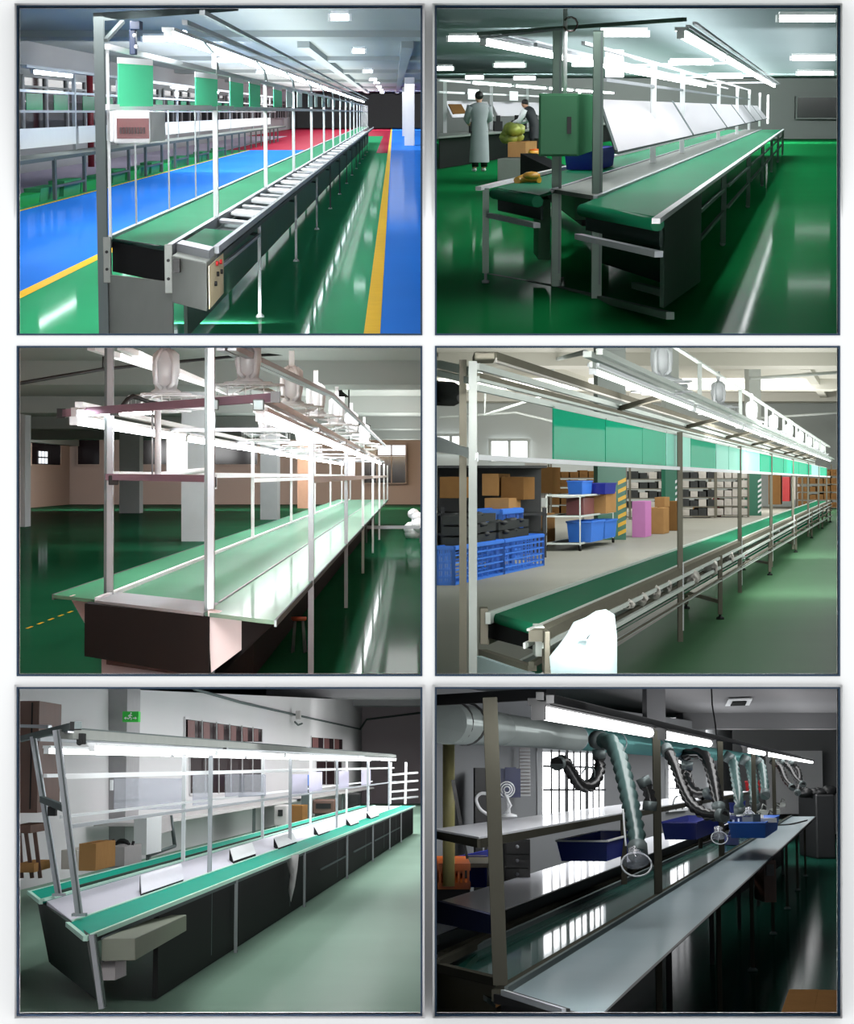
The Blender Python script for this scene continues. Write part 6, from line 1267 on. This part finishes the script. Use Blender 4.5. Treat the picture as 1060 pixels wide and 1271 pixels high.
# ---- main duct and flexible hoses
def dq(x, y, Y): return h.Q(x, y, Y)
t = Thing(h, 'fume_duct', 'long round metal fume duct running behind the posts under the lamps', 'duct', dq(650, 908, 18))
D0 = dq(620, 905, 17.0); m = MB(); m.tube([dq(553, 897, 15.0), D0], [.135, .115], 20); t.add('near_section', m, 'duct_grey')
m = MB(); m.tube([D0, h.go(D0, 21.5)], .112, 20); t.add('middle_section', m, 'duct_grey'); m = MB(); m.tube([h.go(D0, 21.5), h.go(D0, 58)], .105, 20); t.add('far_section', m, 'duct_teal')
for x, Y in ((577, 15.6), (560, 15.2)):
    m = MB(); c = dq(x, 898 if x > 560 else 896, Y); m.tube([c+V((.135*math.cos(k*.35), 0, .135*math.sin(k*.35))) for k in range(19)], .008, 6); t.add('clamp_ring', m, 'h6_dark')
for Y in (21.5, 25, 30): m = MB(); c = h.go(D0, Y); m.tube([c+V((.11*math.cos(k*.35), 0, .11*math.sin(k*.35))) for k in range(19)], .008, 6); t.add('clamp_ring', m, 'alu')
for Y in (20, 24): m = MB(); c = h.go(D0, Y); m.tube([c+V((0, 0, .1)), c+V((0, 0, .32))], .008, 6); m.tube([c+V((.08, 0, .1)), c+V((.08, 0, .32))], .008, 6); t.add('hanger', m, 'h6_dark')
G = 'fume hoses over the solder line'
hs = [([(740, 918, 19.6), (757, 921, 19.4), (768, 940, 19), (775, 965, 18.6), (782, 995, 18.2), (789, 1030, 18), (792, 1062, 17.8)], .062, 'hose_teal', 'thick grey-green fume hose hanging down before the second post'),
      ([(743, 930, 22), (744, 955, 22), (735, 974, 21.8), (720, 974, 21.6), (709, 958, 21.4), (700, 945, 21.2), (691, 948, 21)], .05, 'hose_dark', 'dark hose curling up before the bright window'),
      ([(826, 928, 24), (838, 950, 23.8), (848, 978, 23.6), (860, 1000, 23.4), (878, 1011, 23.2), (900, 1012, 23)], .052, 'hose_dark', 'dark hose sweeping down right of the second post'),
      ([(848, 938, 33), (860, 935, 32.6), (874, 938, 32), (882, 955, 31.6), (888, 980, 31.2), (893, 1008, 31)], .07, 'hose_dark', 'dark hose bending down onto the third post'),
      ([(853, 945, 34), (852, 962, 34), (858, 978, 33.8), (869, 986, 33.6), (884, 984, 33.4)], .07, 'hose_dark', 'dark looping hose between the second and third posts'),
      ([(900, 938, 40), (909, 944, 40), (913, 965, 39.5), (917, 990, 39), (918, 1010, 39)], .075, 'hose_teal', 'grey-green hose just right of the third post'),
      ([(920, 942, 44), (929, 946, 44), (934, 965, 43.5), (936, 988, 43), (936, 1005, 43)], .08, 'hose_teal', 'grey-green hose before the red crates'),
      ([(936, 943, 48), (944, 948, 48), (948, 966, 47.5), (950, 988, 47)], .08, 'hose_teal', 'grey-green hose behind the red crates'),
      ([(957, 944, 53), (968, 952, 53), (975, 968, 52.5), (984, 978, 52)], .06, 'hose_dark', 'thin dark hose arching right near the far end'),
      ([(968, 944, 56), (980, 953, 56), (988, 966, 55.5), (997, 974, 55)], .06, 'hose_dark', 'thin dark hose arching right, next to the last one'),
      ([(980, 945, 59), (990, 955, 59), (993, 968, 58.5), (990, 985, 58)], .06, 'hose_dark', 'last thin dark hose at the far end of the duct'),
      ([(797, 965, 21), (803, 978, 21), (807, 992, 21), (806, 1006, 21)], .05, 'hose_dark', 'short dark hose hanging just left of the second post')]
for pts, r, mt, lb in hs: hose(h, 'fume_hose', [dq(*p) for p in pts], r, mt, lb, G, 8)
# hoods, soldering iron stands and loops
for i, (x, y, Y, lb) in enumerate(((790, 1073, 17.7, 'clear round fume hood with rim on the left shelf under the thick hose'), (930, 1012, 38, 'pale fume hood standing before the blue bin on the worktop'), (893, 1040, 27, 'metal soldering stand on the worktop left of the blue bin'))):
    c = dq(x, y, Y); t = Thing(h, 'fume_hood', lb, 'fume hood', c); r = .11 if i == 0 else .09
    m = MB(); m.tube([c+V((r*math.cos(k*.35), .05*math.sin(k*.35), r*math.sin(k*.35)*.75)) for k in range(19)], .007, 6); t.add('rim', m, 'alu'); m = MB(); m.lathe([(r*.9, 0), (r*.5, .06), (.05, .1)], c+V((0, .05, .02)), 14, V((0, .6, .8))); t.add('cone', m, 'acrylic' if 'acrylic' in M else 'alu')
for i, (pts, lb) in enumerate((([(607, 1012, 17.5), (596, 1004, 17.5), (591, 992, 17.5), (597, 985, 17.5), (610, 986, 17.5)], 'white hooped cable at the near post above the upper shelf'), ([(722, 960, 20), (728, 953, 20), (737, 955, 20), (738, 965, 20)], 'thin grey cable looped beside the curling hose'), ([(835, 1000, 26), (838, 990, 26), (846, 988, 26), (851, 995, 26)], 'thin wire loop on the upper shelf beyond the second post'), ([(773, 1004, 17), (774, 1012, 17), (775, 1030, 17), (777, 1050, 17)], 'white cable hanging beside the thick hose'))):
    m = MB(); m.tube(smooth([dq(*p) for p in pts], 5), .012 if i == 0 else .007, 6); one(h, 'cable', m, 'white_paint' if i in (0, 3) else 'alu_dark', lb, 'cable')
t = Thing(h, 'desk_fan', 'small white desk fan on the upper shelf behind the near post', 'fan', dq(630, 1012, 17.5)); c = dq(629, 980, 17.5); m = MB()
for k in range(3): m.tube([c+V((.055*(1-.3*k)*math.cos(j*.35), -.02*k, .055*(1-.3*k)*math.sin(j*.35))) for j in range(19)], .005, 5)
t.add('guard', m, 'white_paint'); m = MB(); m.tube([c+V((0, .02, -.04)), dq(632, 1012, 17.5)], .014, 8); m.lathe([(.06, 0), (.055, .015), (.02, .025)], dq(632, 1014, 17.5), 12); t.add('stand', m, 'white_paint'); m = MB(); m.tube([dq(626, 985, 17.45), dq(634, 1000, 17.4), dq(628, 1010, 17.4)], .01, 6); t.add('cord', m, 'white_paint')
# bins
for i, (x0, x1, y0, y1, Y, sd, mt, lb) in enumerate(((690, 753, 1044, 1070, 21, 3.5, 'bin_deep', 'large deep blue bin on the left shelf behind the near posts'), (821, 864, 1021, 1043, 26.5, 4, 'bin_deep', 'blue bin on the left shelf right of the second post'), (864, 882, 1019, 1030, 31, 4, 'bin_deep', 'small blue bin behind the one right of the second post'), (904, 950, 1021, 1041, 31, 5, 'blue_bin', 'blue bin full of parts on the grey worktop by the third post'), (905, 915, 997, 1010, 42, 3, 'bin_deep', 'violet-blue bin behind the third post, beneath the hoses'), (925, 944, 970, 984, 52, 3, 'red', 'red crate on the rack behind the far hoses'))):
    a, b = dq(x0, y1, Y), dq(x1, y0, Y); crate(h, V(((a.x+b.x)/2, Y+sd/2, a.z)), b.x-a.x, sd, b.z-a.z, lb, mt, None, 0, 0, 'parts_bin', 'bin', 'h6_pale' if i == 0 else None)
random.seed(11)
for i in range(10):
    p = dq(random.uniform(906, 948), random.uniform(1013, 1021), 31.5); m = MB(); m.cbox(p, (random.uniform(.05, .14), .4, random.uniform(.05, .1)), random.uniform(-1, 1)); one(h, 'small_part', m, random.choice(['white_paint', 'steel', 'alu_dark', 'edge_blue']), 'loose part heaped in the blue bin on the grey worktop', 'part', 'parts in the blue bin')
for i in range(14):
    x = 905+8*i; Y = h.Yat(XM-.35-.3*(i % 3), min(x, 1000), 1.2); 
    if x > 975: continue
    p = V((h.S(XM-.35-.3*(i % 3), Y).x, Y, 1.14)); m = MB(); m.cbox(p+V((0, 0, .07)), (.2, 1.0, .14)); m.tube([p+V((0, 0, .14)), p+V((.05, 0, .3)), p+V((.15, 0, .22))], .02, 6); one(h, 'solder_station', m, random.choice(['h6_dark', 'steel', 'edge_blue']), 'soldering station on the far belt under the hoses, %s past the third post' % ORD[i], 'soldering station', 'soldering stations')
for i, (x0, y0, x1, y1) in enumerate(((880, 1030, 925, 1010), (870, 1042, 905, 1025), (960, 1018, 1002, 1012))):
    Y = h.Yat(XM+.15, (x0+x1)/2, 1.2); m = MB(); m.tube(smooth([h.P(x0, y0+6, 1.215), h.P((x0+x1)/2, (y0+y1)/2+8, 1.215), h.P(x1, y1+6, 1.215)], 5), .014, 6); one(h, 'cable', m, 'h6_dark', ['black cable lying on the worktop before the blue bin', 'black cable lying at the worktop edge left of the blue bin', 'black cable at the far end of the grey worktop'][i], 'cable')
# things at the left behind the line
a, b = dq(626, 1090, 24), dq(658, 1042, 24); t = Thing(h, 'filing_cabinet', 'dark filing cabinet on the floor behind the near post', 'cabinet', V(((a.x+b.x)/2, 24, 0))); m = MB(); m.box((a.x, 24, 0), (b.x, 26, b.z)); t.add('body', m, 'h6_dark')
for y0, y1 in ((1044, 1059), (1061, 1076), (1078, 1094)):
    p, q = dq(628, y1, 23.95), dq(656, y0, 23.95); m = MB(); m.box((p.x, 23.93, p.z), (q.x, 24, q.z)); d = t.add('drawer', m, 'h6_dark'); m = MB(); m.ball(dq(642, y0+7, 23.9), .018); t.add('knob', m, 'alu', d)
for x0, x1, y0, y1, Y, mt, nm, lb, cat in ((590, 605, 953, 1100, 29, 'h6_dark', 'locker', 'tall dark locker behind the near post', 'locker'), (622, 646, 954, 990, 32.6, 'edge_blue', 'notice_board', 'dark violet notice board on the wall right of the near post', 'notice board'), (645, 658, 928, 988, 34, 'cloth_grey' if 'cloth_grey' in M else 'h6_pale', 'blind', 'grey slatted blind beside the bright window', 'blind')):
    a, b = dq(x0, y1, Y), dq(x1, y0, Y); z0 = max(0, a.z) if nm != 'locker' else 0; t = Thing(h, nm, lb, cat, V(((a.x+b.x)/2, Y, z0))); m = MB(); m.box((a.x, Y, z0), (b.x, Y+(1 if nm == 'locker' else .1), b.z)); t.add('body', m, mt)
    m = MB()
    if nm == 'blind':
        for k in range(14): z = z0+(b.z-z0)*k/14; m.box((a.x, Y-.03, z), (b.x, Y, z+.02))
        t.add('slat_set', m, 'h6_pale')
    elif nm == 'notice_board': m.box((a.x+.05, Y-.02, z0+.1), (a.x+.2, Y, z0+.4)); t.add('paper', m, 'edge_blue')
    else: m.box((b.x-.06, Y-.03, 1.2), (b.x-.04, Y, 1.5)); t.add('handle', m, 'alu')
Y = 22; a, b = dq(543, 1104, Y), dq(584, 1072, Y); c = V(((a.x+b.x)/2, Y+1, max(a.z, 0)))
t = Thing(h, 'slotted_bin', 'orange slotted bin at the left edge behind the left shelf', 'bin', c); w_ = b.x-a.x; m = MB(); m.box((a.x, Y, c.z), (b.x, Y+2, c.z+.06)); m.box((a.x, Y, b.z-.06), (b.x, Y+2, b.z)); m.box((a.x, Y+1.9, c.z), (b.x, Y+2, b.z)); t.add('body', m, 'orange')
for k in range(7): m = MB(); x = a.x+w_*(k+.3)/7; m.box((x, Y, c.z+.05), (x+w_*.07, Y+.05, b.z-.05)); t.add('slat', m, 'orange')
m = MB(); m.box((a.x, Y+.2, 0), (b.x, Y+1.8, c.z)); t.add('stand', m, 'h6_dark')
a, b = dq(570, 1105, 24), dq(604, 1078, 24); crate(h, V(((a.x+b.x)/2, 25.5, max(0, a.z))), b.x-a.x, 2, .3, 'deep blue bin right of the orange slotted bin', 'bin_deep', None, 0, 0, 'parts_bin', 'bin')
a, b = dq(572, 1100, 23), dq(612, 1068, 23); t = Thing(h, 'side_table', 'small brown table behind the near post at the left', 'table', V(((a.x+b.x)/2, 24, 0))); m = MB(); m.box((a.x, 22.8, b.z-.06), (b.x, 25, b.z-.02)); t.add('top', m, 'h6_side')
for x in (a.x+.04, b.x-.04): m = MB(); m.box((x-.02, 22.9, 0), (x+.02, 23, b.z-.06)); t.add('leg', m, 'h6_dark')
m = MB(); m.bar(dq(562, 968, 20), dq(573, 1030, 20), .03, .03); m.bar(dq(573, 1030, 20), dq(580, 1066, 20), .02, .02); one(h, 'leaning_pole', m, 'h6_dark', 'thin dark pole leaning at the left edge behind the upper shelf', 'pole')
m = MB(); m.tube([dq(557, 915, 22), dq(557, 1100, 22)], .055, 10); one(h, 'yellow_pipe', m, 'pipe_yellow', 'pale yellow vertical pipe at the left edge', 'pipe')
# far right and bottom right
a, b = dq(1003, 1012, 66), dq(1036, 986, 66); t = Thing(h, 'dark_machine', 'dark machine heap standing at the far right wall', 'machine', V(((a.x+b.x)/2, 66, 0))); m = MB(); m.box((a.x+.2, 66, 0), (b.x, 69, b.z)); t.add('body', m, 'h6_dark', bevel=.05); m = MB()
for k in range(6): m.ball(V((random.uniform(a.x, b.x), 66.5, b.z+random.uniform(0, .15))), .18, (1.3, 1.5, .8), 8, 5, .15)
t.add('cover', m, 'black')
p = h.P(1003, 1262, .0); z_ = h.P(1000, 1245, 0); a, b = h.P(966, 1262, .25), h.P(1040, 1262, .25); c = h.P(1000, 1228, .25)
carton(h, V(((a.x+b.x)/2-.0, (a.y+c.y)/2, .0)), (b.x-a.x)*.94, c.y-a.y, .25, 'dull brown cardboard box on the floor at the bottom right corner', 'card_dark')
for x0, x1, y0, y1, Y, lb in ((949, 963, 1068, 1120, 33, 'dim grey machine stand under the far end of the worktop'),):
    a, b = dq(x0, y1, Y), dq(x1, y0, Y); t = Thing(h, 'machine_stand', lb, 'stand', V(((a.x+b.x)/2, Y, max(0, a.z)))); m = MB(); m.box((a.x, Y, max(0, a.z)), (b.x, Y+1, b.z)); t.add('body', m, 'wood_brown' if 'wood_brown' in M else 'h6_side'); m = MB(); m.box((a.x+.03, Y-.03, b.z-.2), (b.x-.03, Y, b.z-.05)); t.add('panel', m, 'h6_wall')
KL[0] = 2.3; front(h, 32, tilt=50)
strips(h, ((-1.7, 12.5, 80, 2.75, 4, .5), (-3.6, 19, 80, 2.8, 6, 1.0), (-.4, 40, 88, 2.9, 1.2, .8)))
strips(h, ((-1.7, 20, 80, 2.85, 2.4, .5), (-3.8, 26, 80, 2.85, 2.5, .8), (-.8, 50, 85, 2.6, 1.6, .8)), up=True); wash(h, 130, (830, 985), 16, 3.4)
